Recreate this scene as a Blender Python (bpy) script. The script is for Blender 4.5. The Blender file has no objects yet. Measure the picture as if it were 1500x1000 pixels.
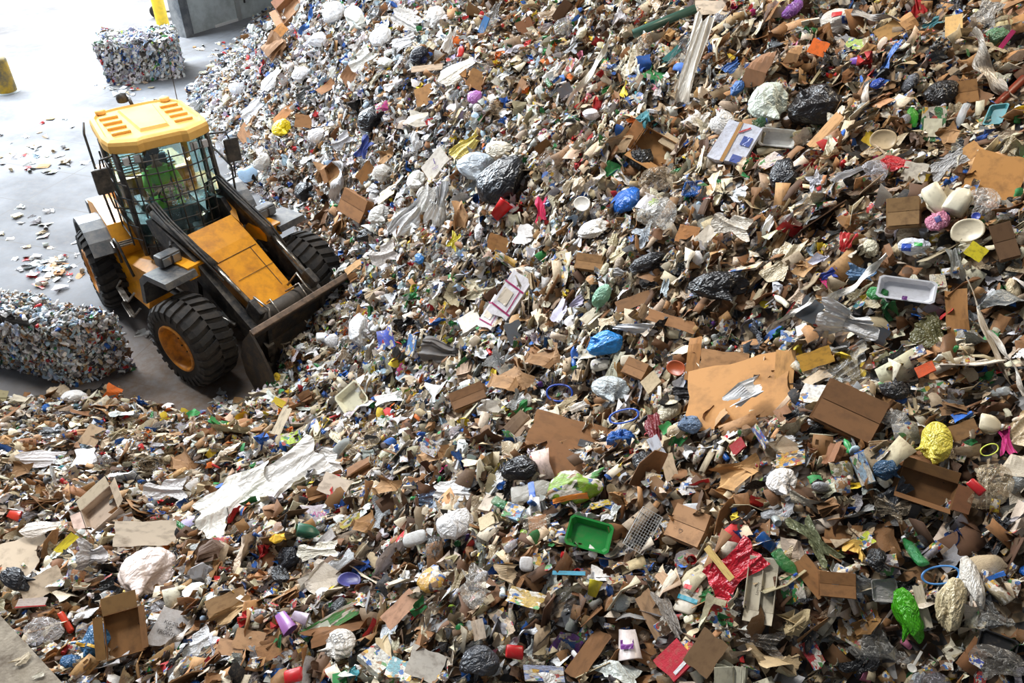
import bpy, bmesh, math, random
import numpy as np
from mathutils import Vector, Matrix
S = bpy.context.scene
COL = S.collection
RG = np.random.RandomState(11)
random.seed(5)

# ---------------------------------------------------------------- camera
F_PX, PITCH, ROLL, CAM_H = 1167.0, math.radians(36.79), math.radians(0.33), 8.45
_F = np.array([0, math.cos(PITCH), -math.sin(PITCH)]); _R0 = np.array([1.0, 0, 0]); _U0 = np.cross(_R0, _F)
_R = math.cos(ROLL)*_R0 + math.sin(ROLL)*_U0; _U = math.cos(ROLL)*_U0 - math.sin(ROLL)*_R0
CAMP = np.array([0, 0, CAM_H])
cd = bpy.data.cameras.new('camera'); cam = bpy.data.objects.new('camera', cd); COL.objects.link(cam)
cd.sensor_width = 36; cd.lens = 36*F_PX/1500; cd.clip_end = 300
mw = Matrix.Identity(4)
for i in range(3):
    mw[i][0], mw[i][1], mw[i][2], mw[i][3] = _R[i], _U[i], -_F[i], CAMP[i]
cam.matrix_world = mw
S.camera = cam

# ---------------------------------------------------------------- light
S.view_settings.view_transform = 'Standard'; S.view_settings.look = 'None'
S.view_settings.gamma = 1; S.view_settings.exposure = 0.08
w = bpy.data.worlds.new('sky'); S.world = w; w.use_nodes = True
wb = w.node_tree.nodes['Background']
wb.inputs[0].default_value = (0.80, 0.88, 1.0, 1); wb.inputs[1].default_value = 0.17
def area(name, loc, target, sx, sy, power, col):
    l = bpy.data.lights.new(name, 'AREA'); l.shape = 'RECTANGLE'; l.size = sx; l.size_y = sy
    l.energy = power; l.color = col
    o = bpy.data.objects.new(name, l); COL.objects.link(o); o.location = loc
    d = Vector(target)-Vector(loc); o.rotation_euler = d.to_track_quat('-Z', 'Y').to_euler()
    return o
# daylight through the wide doorway beyond the floor, an unseen panel added overhead as soft skylight, dim warm lamps high above the heap
area('doorway_daylight', (-18, 25, 9), (-2, 11, 3), 12, 8, 6600, (0.76, 0.88, 1.0))
area('yard_daylight', (-19, 38, 12), (-15, 30, 0), 24, 16, 17000, (0.95, 0.98, 1.0))
area('overhead_fill', (-6, 14, 16), (-2, 10, 0), 6, 5, 1700, (0.96, 0.98, 1.0))
area('hall_lamp', (9, 10, 15), (4, 5.5, 5), 2, 2, 750, (1.0, 0.84, 0.62))
sl = bpy.data.lights.new('low_sun', 'SUN'); sl.energy = 1.9; sl.angle = math.radians(9); sl.color = (1.0, 0.985, 0.96)
so = bpy.data.objects.new('low_sun', sl); COL.objects.link(so)
so.rotation_euler = Vector((0.72, -0.42, -0.95)).to_track_quat('-Z', 'Y').to_euler()

# ---------------------------------------------------------------- pixel helpers (turn a place in the view into a place on the ground or heap)
def rays(px, py):
    px = np.asarray(px, float); py = np.asarray(py, float)
    return _F + _R*((px-750)/F_PX)[..., None] + _U*((500-py)/F_PX)[..., None]
def gp(px, py, z=0.0):
    d = rays(px, py); t = (z-CAM_H)/d[..., 2]
    return CAMP + d*t[..., None]
def proj(P):
    v = np.asarray(P, float)-CAMP; z = v@_F
    return 750+F_PX*(v@_R)/z, 500-F_PX*(v@_U)/z, z

# ---------------------------------------------------------------- mesh helpers
def srgb(r, g, b):
    f = lambda c: (c/255/12.92) if c <= 10 else ((c/255+0.055)/1.055)**2.4
    return (f(r), f(g), f(b))
def mesh(name, V, Fc, mat=None, smooth=False):
    me = bpy.data.meshes.new(name)
    me.from_pydata([tuple(map(float, v)) for v in V], [], [tuple(int(i) for i in f) for f in Fc])
    if mat:
        for m in (mat if isinstance(mat, (list, tuple)) else [mat]): me.materials.append(m)
    if smooth: me.polygons.foreach_set('use_smooth', [True]*len(me.polygons))
    me.update(); return me
def link(name, me, parent=None, color=None):
    o = bpy.data.objects.new(name, me); COL.objects.link(o)
    if parent: o.parent = parent
    if color is not None: o.color = (*color[:3], 1)
    return o
def tag(o, label=None, cat=None, group=None, kind=None):
    if label: o['label'] = label
    if cat: o['category'] = cat
    if group: o['group'] = group
    if kind: o['kind'] = kind
    return o
def empty(name, loc=(0, 0, 0)):
    o = bpy.data.objects.new(name, None); COL.objects.link(o); o.location = loc; o.empty_display_size = .1; return o
class MB:
    def __init__(s): s.v = []; s.f = []; s.T = lambda p: p
    def add(s, V, Fc):
        n = len(s.v); s.v += [tuple(s.T(tuple(v))) for v in V]; s.f += [tuple(i+n for i in f) for f in Fc]; return s
    def box(s, c, d, ax=None, bev=0.0):
        bm = bmesh.new(); bmesh.ops.create_cube(bm, size=1)
        for v in bm.verts: v.co = Vector((v.co.x*d[0], v.co.y*d[1], v.co.z*d[2]))
        if bev: bmesh.ops.bevel(bm, geom=bm.edges[:], offset=bev, segments=2, affect='EDGES', profile=.6)
        M = ax if ax is not None else Matrix.Identity(3)
        bm.verts.index_update()
        s.add([tuple(M@v.co+Vector(c)) for v in bm.verts], [[v.index for v in f.verts] for f in bm.faces]); bm.free(); return s
    def hexa(s, b, t):      # bottom quad, top quad
        return s.add(list(b)+list(t), [(3, 2, 1, 0), (4, 5, 6, 7), (0, 1, 5, 4), (1, 2, 6, 5), (2, 3, 7, 6), (3, 0, 4, 7)])
    def tube(s, pts, r, n=8, caps=True, close=False):
        pts = [Vector(p) for p in pts]; rs = r if isinstance(r, (list, tuple)) else [r]*len(pts)
        V = []; prev = None
        for i, p in enumerate(pts):
            a = pts[max(i-1, 0)]; b = pts[min(i+1, len(pts)-1)]
            if close: a = pts[i-1]; b = pts[(i+1) % len(pts)]
            t = (b-a).normalized() if (b-a).length > 1e-9 else Vector((0, 0, 1))
            if prev is None: u = t.orthogonal().normalized()
            else:
                u = prev-t*prev.dot(t); u = u.normalized() if u.length > 1e-6 else t.orthogonal().normalized()
            prev = u; w_ = t.cross(u)
            V += [tuple(p+(u*math.cos(k*2*math.pi/n)+w_*math.sin(k*2*math.pi/n))*rs[i]) for k in range(n)]
        m = len(pts); Fc = []
        for i in range(m if close else m-1):
            j = (i+1) % m
            for k in range(n): Fc.append((i*n+k, i*n+(k+1) % n, j*n+(k+1) % n, j*n+k))
        if caps and not close: Fc += [tuple(range(n-1, -1, -1)), tuple((m-1)*n+k for k in range(n))]
        return s.add(V, Fc)
    def prism(s, poly, y0, y1):     # polygon in xz pushed along y
        n = len(poly); V = [(p[0], y0, p[1]) for p in poly]+[(p[0], y1, p[1]) for p in poly]
        Fc = [tuple(range(n)), tuple(range(2*n-1, n-1, -1))]+[(i, i+n, (i+1) % n+n, (i+1) % n) for i in range(n)]
        return s.add(V, Fc)
    def lathe(s, prof, n=20, ax='z', c=(0, 0, 0), a0=0., a1=2*math.pi):
        full = abs(a1-a0-2*math.pi) < 1e-6; m = n if full else n+1; V = []
        for r, h in prof:
            for k in range(m):
                a = a0+(a1-a0)*k/n; x, y = r*math.cos(a), r*math.sin(a)
                q = (x, y, h) if ax == 'z' else (x, h, y)
                V.append((q[0]+c[0], q[1]+c[1], q[2]+c[2]))
        Fc = []
        for i in range(len(prof)-1):
            for k in range(n):
                k2 = (k+1) % m
                Fc.append((i*m+k, i*m+k2, (i+1)*m+k2, (i+1)*m+k))
        return s.add(V, Fc)
    def build(s, name, mat, parent=None, smooth=False, color=None):
        return link(name, mesh(name, s.v, s.f, mat, smooth), parent, color)

# ---------------------------------------------------------------- materials
def nt(name):
    m = bpy.data.materials.new(name); m.use_nodes = True; t = m.node_tree
    return m, t, t.nodes['Principled BSDF'], t.nodes['Material Output']
def N(t, k, **kw):
    n = t.nodes.new(k)
    for a, b in kw.items():
        if a == 'inp':
            for x, y in b.items(): n.inputs[x].default_value = y
        else: setattr(n, a, b)
    return n
def mixc(t, fac, a, b, mode='MIX'):
    n = t.nodes.new('ShaderNodeMix'); n.data_type = 'RGBA'; n.blend_type = mode
    for i, v in ((0, fac), (6, a), (7, b)):
        if isinstance(v, (int, float)): n.inputs[i].default_value = v
        elif isinstance(v, tuple): n.inputs[i].default_value = (*v[:3], 1)
        else: t.links.new(v, n.inputs[i])
    return n.outputs[2]
def bump(t, bsdf, h, strength=.4, dist=.01):
    b = N(t, 'ShaderNodeBump', inp={'Strength': strength, 'Distance': dist}); t.links.new(h, b.inputs['Height']); t.links.new(b.outputs[0], bsdf.inputs['Normal']); return b
def ramp(t, fac, stops, mode='LINEAR'):
    r = N(t, 'ShaderNodeValToRGB'); r.color_ramp.interpolation = mode; e = r.color_ramp.elements
    while len(e) < len(stops): e.new(.5)
    for i, (p, c) in enumerate(stops):
        e[i].position = p; e[i].color = (*c[:3], 1) if isinstance(c, tuple) else (c, c, c, 1)
    t.links.new(fac, r.inputs[0]); return r.outputs[0]
def src(t, mode):
    """colour and local coordinate: of the object itself, or of the piece inside one big mesh"""
    if mode == 'obj':
        oi = N(t, 'ShaderNodeObjectInfo'); tc = N(t, 'ShaderNodeTexCoord')
        ad = N(t, 'ShaderNodeVectorMath', operation='ADD'); sc = N(t, 'ShaderNodeVectorMath', operation='SCALE', inp={'Scale': 41.3})
        cb = N(t, 'ShaderNodeCombineXYZ'); t.links.new(oi.outputs['Random'], cb.inputs[0]); t.links.new(oi.outputs['Random'], cb.inputs[2])
        t.links.new(cb.outputs[0], sc.inputs[0]); t.links.new(tc.outputs['Object'], ad.inputs[0]); t.links.new(sc.outputs[0], ad.inputs[1])
        return oi.outputs['Color'], ad.outputs[0]
    a = N(t, 'ShaderNodeAttribute', attribute_name='tint'); b = N(t, 'ShaderNodeAttribute', attribute_name='local')
    return a.outputs['Color'], b.outputs['Vector']
def noise(t, vec, scale, detail=3, rough=.6, dist=0.):
    n = N(t, 'ShaderNodeTexNoise', inp={'Scale': scale, 'Detail': detail, 'Roughness': rough, 'Distortion': dist}); t.links.new(vec, n.inputs['Vector']); return n
def plain(name, col, rough=.6, metal=0., bscale=0, bstr=.3, dirt=None, dscale=3., spec=.5):
    m, t, b, o = nt(name); b.inputs['Roughness'].default_value = rough; b.inputs['Metallic'].default_value = metal
    b.inputs['Specular IOR Level'].default_value = spec
    tc = N(t, 'ShaderNodeTexCoord')
    if dirt is not None:
        n = noise(t, tc.outputs['Object'], dscale, 6, .7); r = ramp(t, n.outputs[0], [(.42, 0.), (.68, 1.)])
        t.links.new(mixc(t, r, col, dirt), b.inputs['Base Color'])
    else: b.inputs['Base Color'].default_value = (*col, 1)
    if bscale:
        n2 = noise(t, tc.outputs['Object'], bscale, 4); bump(t, b, n2.outputs[0], bstr, .01)
    return m
def m_paper(mode):
    m, t, b, o = nt('paper_'+mode); c, v = src(t, mode)
    n = noise(t, v, 7, 5); d = ramp(t, n.outputs[0], [(.47, 0.), (.78, .45)])
    t.links.new(mixc(t, d, c, srgb(126, 106, 84)), b.inputs['Base Color']); b.inputs['Roughness'].default_value = .75
    bump(t, b, noise(t, v, 18, 3).outputs[0], .35, .01); return m
def m_card(mode):
    m, t, b, o = nt('cardboard_'+mode); c, v = src(t, mode)
    n = noise(t, v, 4, 5); d = ramp(t, n.outputs[0], [(.48, 0.), (.8, .7)])
    t.links.new(mixc(t, d, c, srgb(84, 58, 36)), b.inputs['Base Color']); b.inputs['Roughness'].default_value = .85
    wv = N(t, 'ShaderNodeTexWave', inp={'Scale': 22., 'Distortion': .6}); t.links.new(v, wv.inputs['Vector'])
    bump(t, b, wv.outputs['Fac'], .12, .004); return m
def m_print(mode):
    m, t, b, o = nt('printed_film_'+mode); c, v = src(t, mode)
    vo = N(t, 'ShaderNodeTexVoronoi', inp={'Scale': 5.}); t.links.new(v, vo.inputs['Vector'])
    sep = N(t, 'ShaderNodeSeparateColor'); t.links.new(vo.outputs['Color'], sep.inputs[0])
    pal = ramp(t, sep.outputs[0], [(0., srgb(214, 206, 190)), (.30, srgb(44, 98, 166)), (.44, srgb(214, 168, 62)), (.52, srgb(176, 50, 48)), (.58, srgb(76, 146, 78)), (.65, srgb(222, 216, 204)), (.86, srgb(60, 54, 60)), (.93, srgb(148, 112, 76))], 'CONSTANT')
    n = noise(t, v, 2.2, 2); f = ramp(t, n.outputs[0], [(.485, 0.), (.5, 1.)])
    x = mixc(t, f, c, pal)
    n3 = noise(t, v, 9, 4); d = ramp(t, n3.outputs[0], [(.42, 0.), (.75, .8)])
    t.links.new(mixc(t, d, x, srgb(110, 92, 70)), b.inputs['Base Color']); b.inputs['Roughness'].default_value = .42
    bump(t, b, noise(t, v, 12, 4, .6, 1.).outputs[0], .5, .02); return m
def m_bag(mode, clear=False):
    m, t, b, o = nt(('clear_film_' if clear else 'bag_film_')+mode); c, v = src(t, mode)
    n0 = noise(t, v, 4, 4); d = ramp(t, n0.outputs[0], [(.5, 0.), (.8, .5)])
    t.links.new(mixc(t, d, c, srgb(205, 186, 160), 'MULTIPLY'), b.inputs['Base Color']); b.inputs['Roughness'].default_value = .16 if clear else .3
    n = noise(t, v, 2.6, 2, .5, 1.6); n2 = N(t, 'ShaderNodeMath', operation='SUBTRACT', inp={1: .5}); t.links.new(n.outputs[0], n2.inputs[0])
    ab = N(t, 'ShaderNodeMath', operation='ABSOLUTE'); t.links.new(n2.outputs[0], ab.inputs[0])
    n3 = noise(t, v, 7, 1, .5, 2.5); h = N(t, 'ShaderNodeMath', operation='MULTIPLY_ADD', inp={1: .18}); t.links.new(n3.outputs[0], h.inputs[0]); t.links.new(ab.outputs[0], h.inputs[2])
    bump(t, b, h.outputs[0], .5, .12)
    if clear:
        r = ramp(t, ab.outputs[0], [(0., .85), (.035, .22)]); t.links.new(r, b.inputs['Alpha'])
    return m
def m_plastic(mode):
    m, t, b, o = nt('hard_plastic_'+mode); c, v = src(t, mode)
    n = noise(t, v, 5, 5); d = ramp(t, n.outputs[0], [(.5, 0.), (.8, .4)])
    t.links.new(mixc(t, d, c, srgb(110, 95, 76)), b.inputs['Base Color']); b.inputs['Roughness'].default_value = .35; return m
def m_clearplastic(mode):
    m, t, b, o = nt('clear_plastic_'+mode); c, v = src(t, mode); t.links.new(c, b.inputs['Base Color'])
    b.inputs['Roughness'].default_value = .12; b.inputs['Alpha'].default_value = .55
    bump(t, b, noise(t, v, 6, 3).outputs[0], .5, .03); return m
MAT = {}
for md in ('obj', 'attr'):
    MAT['paper', md] = m_paper(md); MAT['card', md] = m_card(md); MAT['print', md] = m_print(md)
    MAT['bag', md] = m_bag(md); MAT['clear', md] = m_bag(md, True); MAT['plastic', md] = m_plastic(md); MAT['pet', md] = m_clearplastic(md)
def objmat(k): return MAT[k, 'obj']
YEL = plain('yellow_paint', srgb(236, 158, 16), .42, dirt=srgb(188, 118, 24), dscale=3., bscale=30, bstr=.05)
YRF = plain('roof_yellow', srgb(238, 190, 108), .7, dirt=srgb(226, 172, 88), dscale=2., spec=.2)
BLK = plain('black_steel', srgb(34, 34, 36), .5, dirt=srgb(92, 84, 74), dscale=7., bscale=25, bstr=.2)
GRYP = plain('dark_grey_plastic', srgb(56, 59, 64), .5, dirt=srgb(110, 105, 98), dscale=5.)
RUB = plain('tyre_rubber', srgb(38, 37, 37), .85, dirt=srgb(64, 57, 50), dscale=4., bscale=16, bstr=.5)
STL = plain('bare_steel', srgb(185, 180, 172), .3, .8, dirt=srgb(90, 78, 62), dscale=9.)
BKT = plain('worn_bucket_steel', srgb(58, 57, 58), .5, .3, dirt=srgb(100, 84, 66), dscale=6., bscale=14, bstr=.4)
SEATM = plain('seat_cloth', srgb(50, 60, 70), .8)
def m_glass():
    m, t, b, o = nt('cab_glass'); tr = N(t, 'ShaderNodeBsdfTransparent'); tr.inputs[0].default_value = (.80, .92, .92, 1)
    gl = N(t, 'ShaderNodeBsdfGlossy', inp={'Roughness': .05}); mx = N(t, 'ShaderNodeMixShader'); mx.inputs[0].default_value = .16
    t.links.new(tr.outputs[0], mx.inputs[1]); t.links.new(gl.outputs[0], mx.inputs[2]); t.links.new(mx.outputs[0], o.inputs[0]); return m
GLS = m_glass()
def m_floor():
    m, t, b, o = nt('worn_concrete_floor'); tc = N(t, 'ShaderNodeTexCoord')
    n = noise(t, tc.outputs['Object'], .5, 8, .65); n2 = noise(t, tc.outputs['Object'], 6, 6, .7)
    c = ramp(t, n.outputs[0], [(.35, srgb(98, 98, 100)), (.65, srgb(130, 131, 134))])
    d = ramp(t, n2.outputs[0], [(.5, 0.), (.75, .5)]); c2 = mixc(t, d, c, srgb(120, 112, 104))
    mp = N(t, 'ShaderNodeMapping', inp={'Rotation': (0, 0, .3)}); t.links.new(tc.outputs['Object'], mp.inputs[0])
    br = N(t, 'ShaderNodeTexBrick', inp={'Scale': .16, 'Mortar Size': .002, 'Color1': (0, 0, 0, 1), 'Color2': (0, 0, 0, 1), 'Mortar': (1, 1, 1, 1)}); br.offset = 0
    t.links.new(mp.outputs[0], br.inputs['Vector']); c3 = mixc(t, br.outputs['Color'], c2, srgb(104, 101, 98))
    # packed brown dirt along the working face, widened as painted shade by the loader
    vm = N(t, 'ShaderNodeVectorMath', operation='DISTANCE'); vm.inputs[1].default_value = (-4.0, 9.6, 0); t.links.new(tc.outputs['Object'], vm.inputs[0])
    mr = N(t, 'ShaderNodeMapRange', inp={'From Min': 2.2, 'From Max': 4.6, 'To Min': .95, 'To Max': 0.}); t.links.new(vm.outputs['Value'], mr.inputs[0])
    ml = N(t, 'ShaderNodeMath', operation='MULTIPLY'); t.links.new(mr.outputs[0], ml.inputs[0]); rr = ramp(t, n2.outputs[0], [(.3, .5), (.6, 1.)]); t.links.new(rr, ml.inputs[1])
    t.links.new(mixc(t, ml.outputs[0], c3, srgb(96, 80, 66)), b.inputs['Base Color'])
    b.inputs['Roughness'].default_value = .8; b.inputs['Specular IOR Level'].default_value = .2; bump(t, b, n2.outputs[0], .25, .02); return m
FLR = m_floor()
CON = plain('stained_concrete', srgb(190, 198, 198), .8, dirt=srgb(150, 156, 154), dscale=1.2, bscale=8, bstr=.3)
LEDGE = plain('gritty_concrete', srgb(150, 140, 124), .9, dirt=srgb(96, 84, 70), dscale=5., bscale=22, bstr=.8)
BOL = plain('bollard_yellow', srgb(240, 200, 50), .5, dirt=srgb(200, 170, 60), dscale=3.)
BOLD = plain('bollard_worn', srgb(104, 98, 78), .7, dirt=srgb(214, 172, 30), dscale=1.6, bscale=14, bstr=.4)
# ---------------------------------------------------------------- the heap surface: depths seen in the view -> points in the hall -> smooth height field
CTRL = """0:440,20 600,17 750,14.2 900,12 1050,10.4 1200,9.3 1350,8.6 1500,8
70:370,21.5 440,18.5
150:345,20.3 400,18 500,15.3 600,13.4 750,11.4 900,9.8 1050,8.8 1200,7.9 1350,7.1 1500,6.5
230:420,17.6 500,14.9
300:475,15.7 550,13.4 650,11.5 750,10.2 900,8.7 1050,7.7 1200,6.9 1350,6.2 1500,5.7
400:530,13.3 600,11.9 750,9.7 900,8.2 1050,7.2 1200,6.4 1350,5.8 1500,5.4
500:430,13.3 500,12 600,10.5 750,8.8 900,7.6 1050,6.8 1200,6.1 1350,5.5 1500,5.1
600:-60,11.9 60,12 180,12.1 300,12.05 400,11.1 500,10.1 600,9.2 750,7.9 900,7 1050,6.3 1200,5.8 1350,5.3 1500,4.9
700:-60,10.4 0,10.3 150,10.1 300,9.6 450,8.7 600,7.8 750,7 900,6.3 1050,5.8 1200,5.4 1350,5 1500,4.7
850:-60,8.4 0,8.3 150,8 300,7.5 450,6.9 600,6.3 750,5.8 900,5.4 1050,5.1 1200,4.8 1350,4.6 1500,4.4
1000:-40,7 200,6.5 400,5.95 600,5.55 800,5.15 1000,4.85 1200,4.65 1500,4.35
1120:0,5.9 300,5.6 700,5.0 1100,4.6 1500,4.2"""
TOE = [(282, 122), (302, 178), (338, 232), (385, 285), (430, 322), (455, 372), (452, 430), (428, 500), (398, 540), (362, 592), (305, 612), (240, 598), (200, 575), (110, 580), (0, 592), (-80, 590)]
OPEN = [(240, 110), (240, 200), (280, 300), (330, 400), (360, 480), (340, 560), (280, 570), (230, 560), (100, 540), (-50, 540), (200, 40), (330, 95), (380, 38), (430, 6), (-100, 300), (0, 100)]
pts = []
for ln in CTRL.split('\n'):
    y, rest = ln.split(':')
    for q in rest.split():
        x, d = map(float, q.split(',')); pts.append(CAMP+rays(x, float(y))*d)
for p in TOE: pts.append(gp(*p)+[0, 0, .02])
for p in OPEN: pts.append(gp(*p)+[0, 0, -.35])
pts = np.array(pts); pts[:, 2] = np.where(pts[:, 2] < -.4, -.4, pts[:, 2])
def tps(r2): return r2*np.log(r2+1e-9)*.5
P2 = pts[:, :2]; n_ = len(pts)
D2 = ((P2[:, None]-P2[None])**2).sum(-1)
A = np.zeros((n_+3, n_+3)); A[:n_, :n_] = tps(D2)+np.eye(n_)*.25; A[:n_, n_] = 1; A[:n_, n_+1:] = P2; A[n_, :n_] = 1; A[n_+1:, :n_] = P2.T
sol = np.linalg.solve(A, np.concatenate([pts[:, 2], [0, 0, 0]]))
GX0, GX1, GY0, GY1, GS = -11.0, 10.0, 1.0, 24.0, .1
gx = np.arange(GX0, GX1+.001, GS); gy = np.arange(GY0, GY1+.001, GS)
GXX, GYY = np.meshgrid(gx, gy, indexing='ij'); Q = np.stack([GXX.ravel(), GYY.ravel()], 1)
H = np.zeros(len(Q))
for i in range(0, len(Q), 8000):
    q = Q[i:i+8000]; H[i:i+8000] = tps(((q[:, None]-P2[None])**2).sum(-1))@sol[:n_]+sol[n_]+q@sol[n_+1:]
def wob(x, y, k, seed):
    r = np.random.RandomState(seed); s = 0
    for i in range(9):
        a = r.rand()*math.pi*2; kk = k*(.6+r.rand()); s = s+np.sin((x*math.cos(a)+y*math.sin(a))*kk+r.rand()*6.28)
    return s/3.
H = H.reshape(GXX.shape)
lump = wob(GXX, GYY, 3.0, 1)*.12+wob(GXX, GYY, 7.5, 2)*.075+wob(GXX, GYY, 17., 3)*.035
H = H+lump*np.clip((H-.0)/.5, 0, 1)
H = np.where(H < 0, np.maximum(H, -.08), H)
def bil(G, x, y):
    fx = np.clip((np.asarray(x)-GX0)/GS, 0, len(gx)-1.001); fy = np.clip((np.asarray(y)-GY0)/GS, 0, len(gy)-1.001)
    i = fx.astype(int); j = fy.astype(int); a = fx-i; b = fy-j
    return G[i, j]*(1-a)*(1-b)+G[i+1, j]*a*(1-b)+G[i, j+1]*(1-a)*b+G[i+1, j+1]*a*b
HX = np.gradient(H, GS, axis=0); HY = np.gradient(H, GS, axis=1)
def hz(x, y): return np.maximum(bil(H, x, y), 0)
def hit(px, py):
    """where the line of sight meets the heap or the floor: points and surface normals"""
    d = rays(px, py); t = np.full(d.shape[:-1], 2.5); done = np.zeros(t.shape, bool)
    for k in range(700):
        p = CAMP+d*t[..., None]; below = p[..., 2] <= hz(p[..., 0], p[..., 1]); done |= below
        if done.all(): break
        t = np.where(done, t, t+.05)
    lo, hi = t-.05, t
    for k in range(7):
        m = (lo+hi)/2; p = CAMP+d*m[..., None]; b = p[..., 2] <= hz(p[..., 0], p[..., 1]); hi = np.where(b, m, hi); lo = np.where(b, lo, m)
    p = CAMP+d*hi[..., None]; x, y = p[..., 0], p[..., 1]; on = bil(H, x, y) > 0
    n = np.stack([-bil(HX, x, y)*on, -bil(HY, x, y)*on, np.ones_like(x)], -1)
    return p, n/np.linalg.norm(n, axis=-1, keepdims=True)
# the heap body under the pieces
def make_heap():
    nx, ny = GXX.shape; V = np.stack([GXX, GYY, np.where(H > 0, H-.07, -.1)], -1).reshape(-1, 3)
    idx = np.arange(nx*ny).reshape(nx, ny); q = np.stack([idx[:-1, :-1], idx[1:, :-1], idx[1:, 1:], idx[:-1, 1:]], -1).reshape(-1, 4)
    keep = (H.reshape(-1)[q] > -.02).any(1); q = q[keep]
    used = np.unique(q); mp = -np.ones(nx*ny, int); mp[used] = np.arange(len(used))
    m, t, b, o = nt('trodden_refuse'); tc = N(t, 'ShaderNodeTexCoord')
    vo = N(t, 'ShaderNodeTexVoronoi', inp={'Scale': 17., 'Randomness': 1.}); t.links.new(tc.outputs['Object'], vo.inputs['Vector'])
    sp = N(t, 'ShaderNodeSeparateColor'); t.links.new(vo.outputs['Color'], sp.inputs[0])
    c = ramp(t, sp.outputs[0], [(0., srgb(70, 54, 40)), (.25, srgb(112, 88, 62)), (.45, srgb(60, 58, 58)), (.6, srgb(140, 122, 98)), (.8, srgb(84, 66, 50)), (.93, srgb(150, 148, 146))], 'CONSTANT')
    t.links.new(c, b.inputs['Base Color']); b.inputs['Roughness'].default_value = .9; bump(t, b, vo.outputs['Distance'], 1., .05)
    o = link('refuse_heap', mesh('refuse_heap', V[used], mp[q], m)); tag(o, 'towering heap of mixed household refuse filling the hall', 'refuse heap', kind='stuff')
make_heap()

# ---------------------------------------------------------------- the hall
def structure(o): o['kind'] = 'structure'; return o
structure(link('floor', mesh('floor', [(-70, -5, 0), (25, -5, 0), (25, 75, 0), (-70, 75, 0)], [(0, 1, 2, 3)], FLR)))
wa = gp(277, 52); wbp = gp(351, 29.5); wd = (wbp-wa)/np.linalg.norm(wbp-wa); wn = np.array([-wd[1], wd[0], 0])
def wallbox(s0, s1, z0, z1, t0, t1, bev=0):
    q = [wa+wd*s0+wn*t0, wa+wd*s1+wn*t0, wa+wd*s1+wn*t1, wa+wd*s0+wn*t1]
    return MB().hexa([(p[0], p[1], z0) for p in q], [(p[0], p[1], z1) for p in q])
structure(wallbox(0.1, 22, 0, 9, 0, .35).build('wall_back', CON))
s_d = float(np.linalg.norm(wbp-wa))
structure(wallbox(s_d-.09, s_d+.09, 0, 8.9, -.07, .02).build('trim_1', plain('pale_metal_trim', srgb(170, 172, 170), .5, .3)))
structure(wallbox(s_d-1.2, s_d-.1, 0.0, .09, -.05, .02).build('trim_2', plain('white_kick_strip', srgb(225, 226, 224), .5)))
structure(wallbox(-.28, .08, 0, 9, -.2, .4).build('column_1', plain('dark_steel_column', srgb(92, 96, 100), .45, .4, dirt=srgb(150, 150, 148), dscale=1.5)))
structure(wallbox(s_d+.35, s_d+.42, .55, .8, -.03, 0.).build('trim_3', BLK))
# concrete push wall in the near corner
def push_wall():
    z = 3.05; a = gp(-30, 868, z); b = gp(112, 1022, z); c = gp(40, 1068, z); d = gp(-80, 925, z)
    e = b+(b-a)*.8; f = c+(b-a)*.8
    V = [tuple(p[:2])+(zz,) for zz in (0, z) for p in (a, e, f, d)]
    o = mesh('wall_near', V, [(3, 2, 1, 0), (4, 5, 6, 7), (0, 1, 5, 4), (1, 2, 6, 5), (2, 3, 7, 6), (3, 0, 4, 7)], LEDGE)
    structure(link('wall_near', o))
push_wall()

def bollard(px, py, r, h, mat, label):
    b = gp(px, py); root = empty('bollard', tuple(b))
    m = MB(); m.lathe([(r, 0), (r, h-.12), (r*.86, h-.04), (r*.4, h), (0.001, h)], 28); m.build('post', mat, root, True)
    if mat is BOL: m = MB(); m.lathe([(r+.012, h*.72), (r+.012, h*.84)], 28); m.build('reflective_band', plain('pale_band', srgb(210, 208, 196), .5), root, True)
    m = MB(); m.lathe([(r+.07, 0), (r+.07, .015), (r, .03)], 28); m.build('base_collar', CON, root, True)
    tag(root, label, 'bollard')
bollard(10, 134, .30, 1.05, BOLD, 'scuffed grey-yellow bollard standing alone on the open floor')
bollard(240, 40, .22, 3.2, BOL, 'bright yellow bollard beside the dark steel column behind the white bale')
def dolly():
    p = gp(238, 36); p = p+np.array([.3, .9, 0]); root = empty('wheeled_dolly', tuple(p))
    MB().box((0, 0, .3), (1.1, .5, .08), bev=.02).build('deck', GRYP, root)
    for x in (-.6, .6):
        MB().lathe([(.05, -.09), (.2, -.09), (.23, -.05), (.23, .05), (.2, .09), (.05, .09)], 20, 'y', (x*1.35, 0, .23)).build('wheel', RUB, root, True)
        MB().tube([(x*1.35, 0, .23), (x*.8, 0, .28)], .04).build('axle_arm', BLK, root)
    tag(root, 'low dolly with black wheels behind the bright yellow bollard', 'dolly')
dolly()

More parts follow.
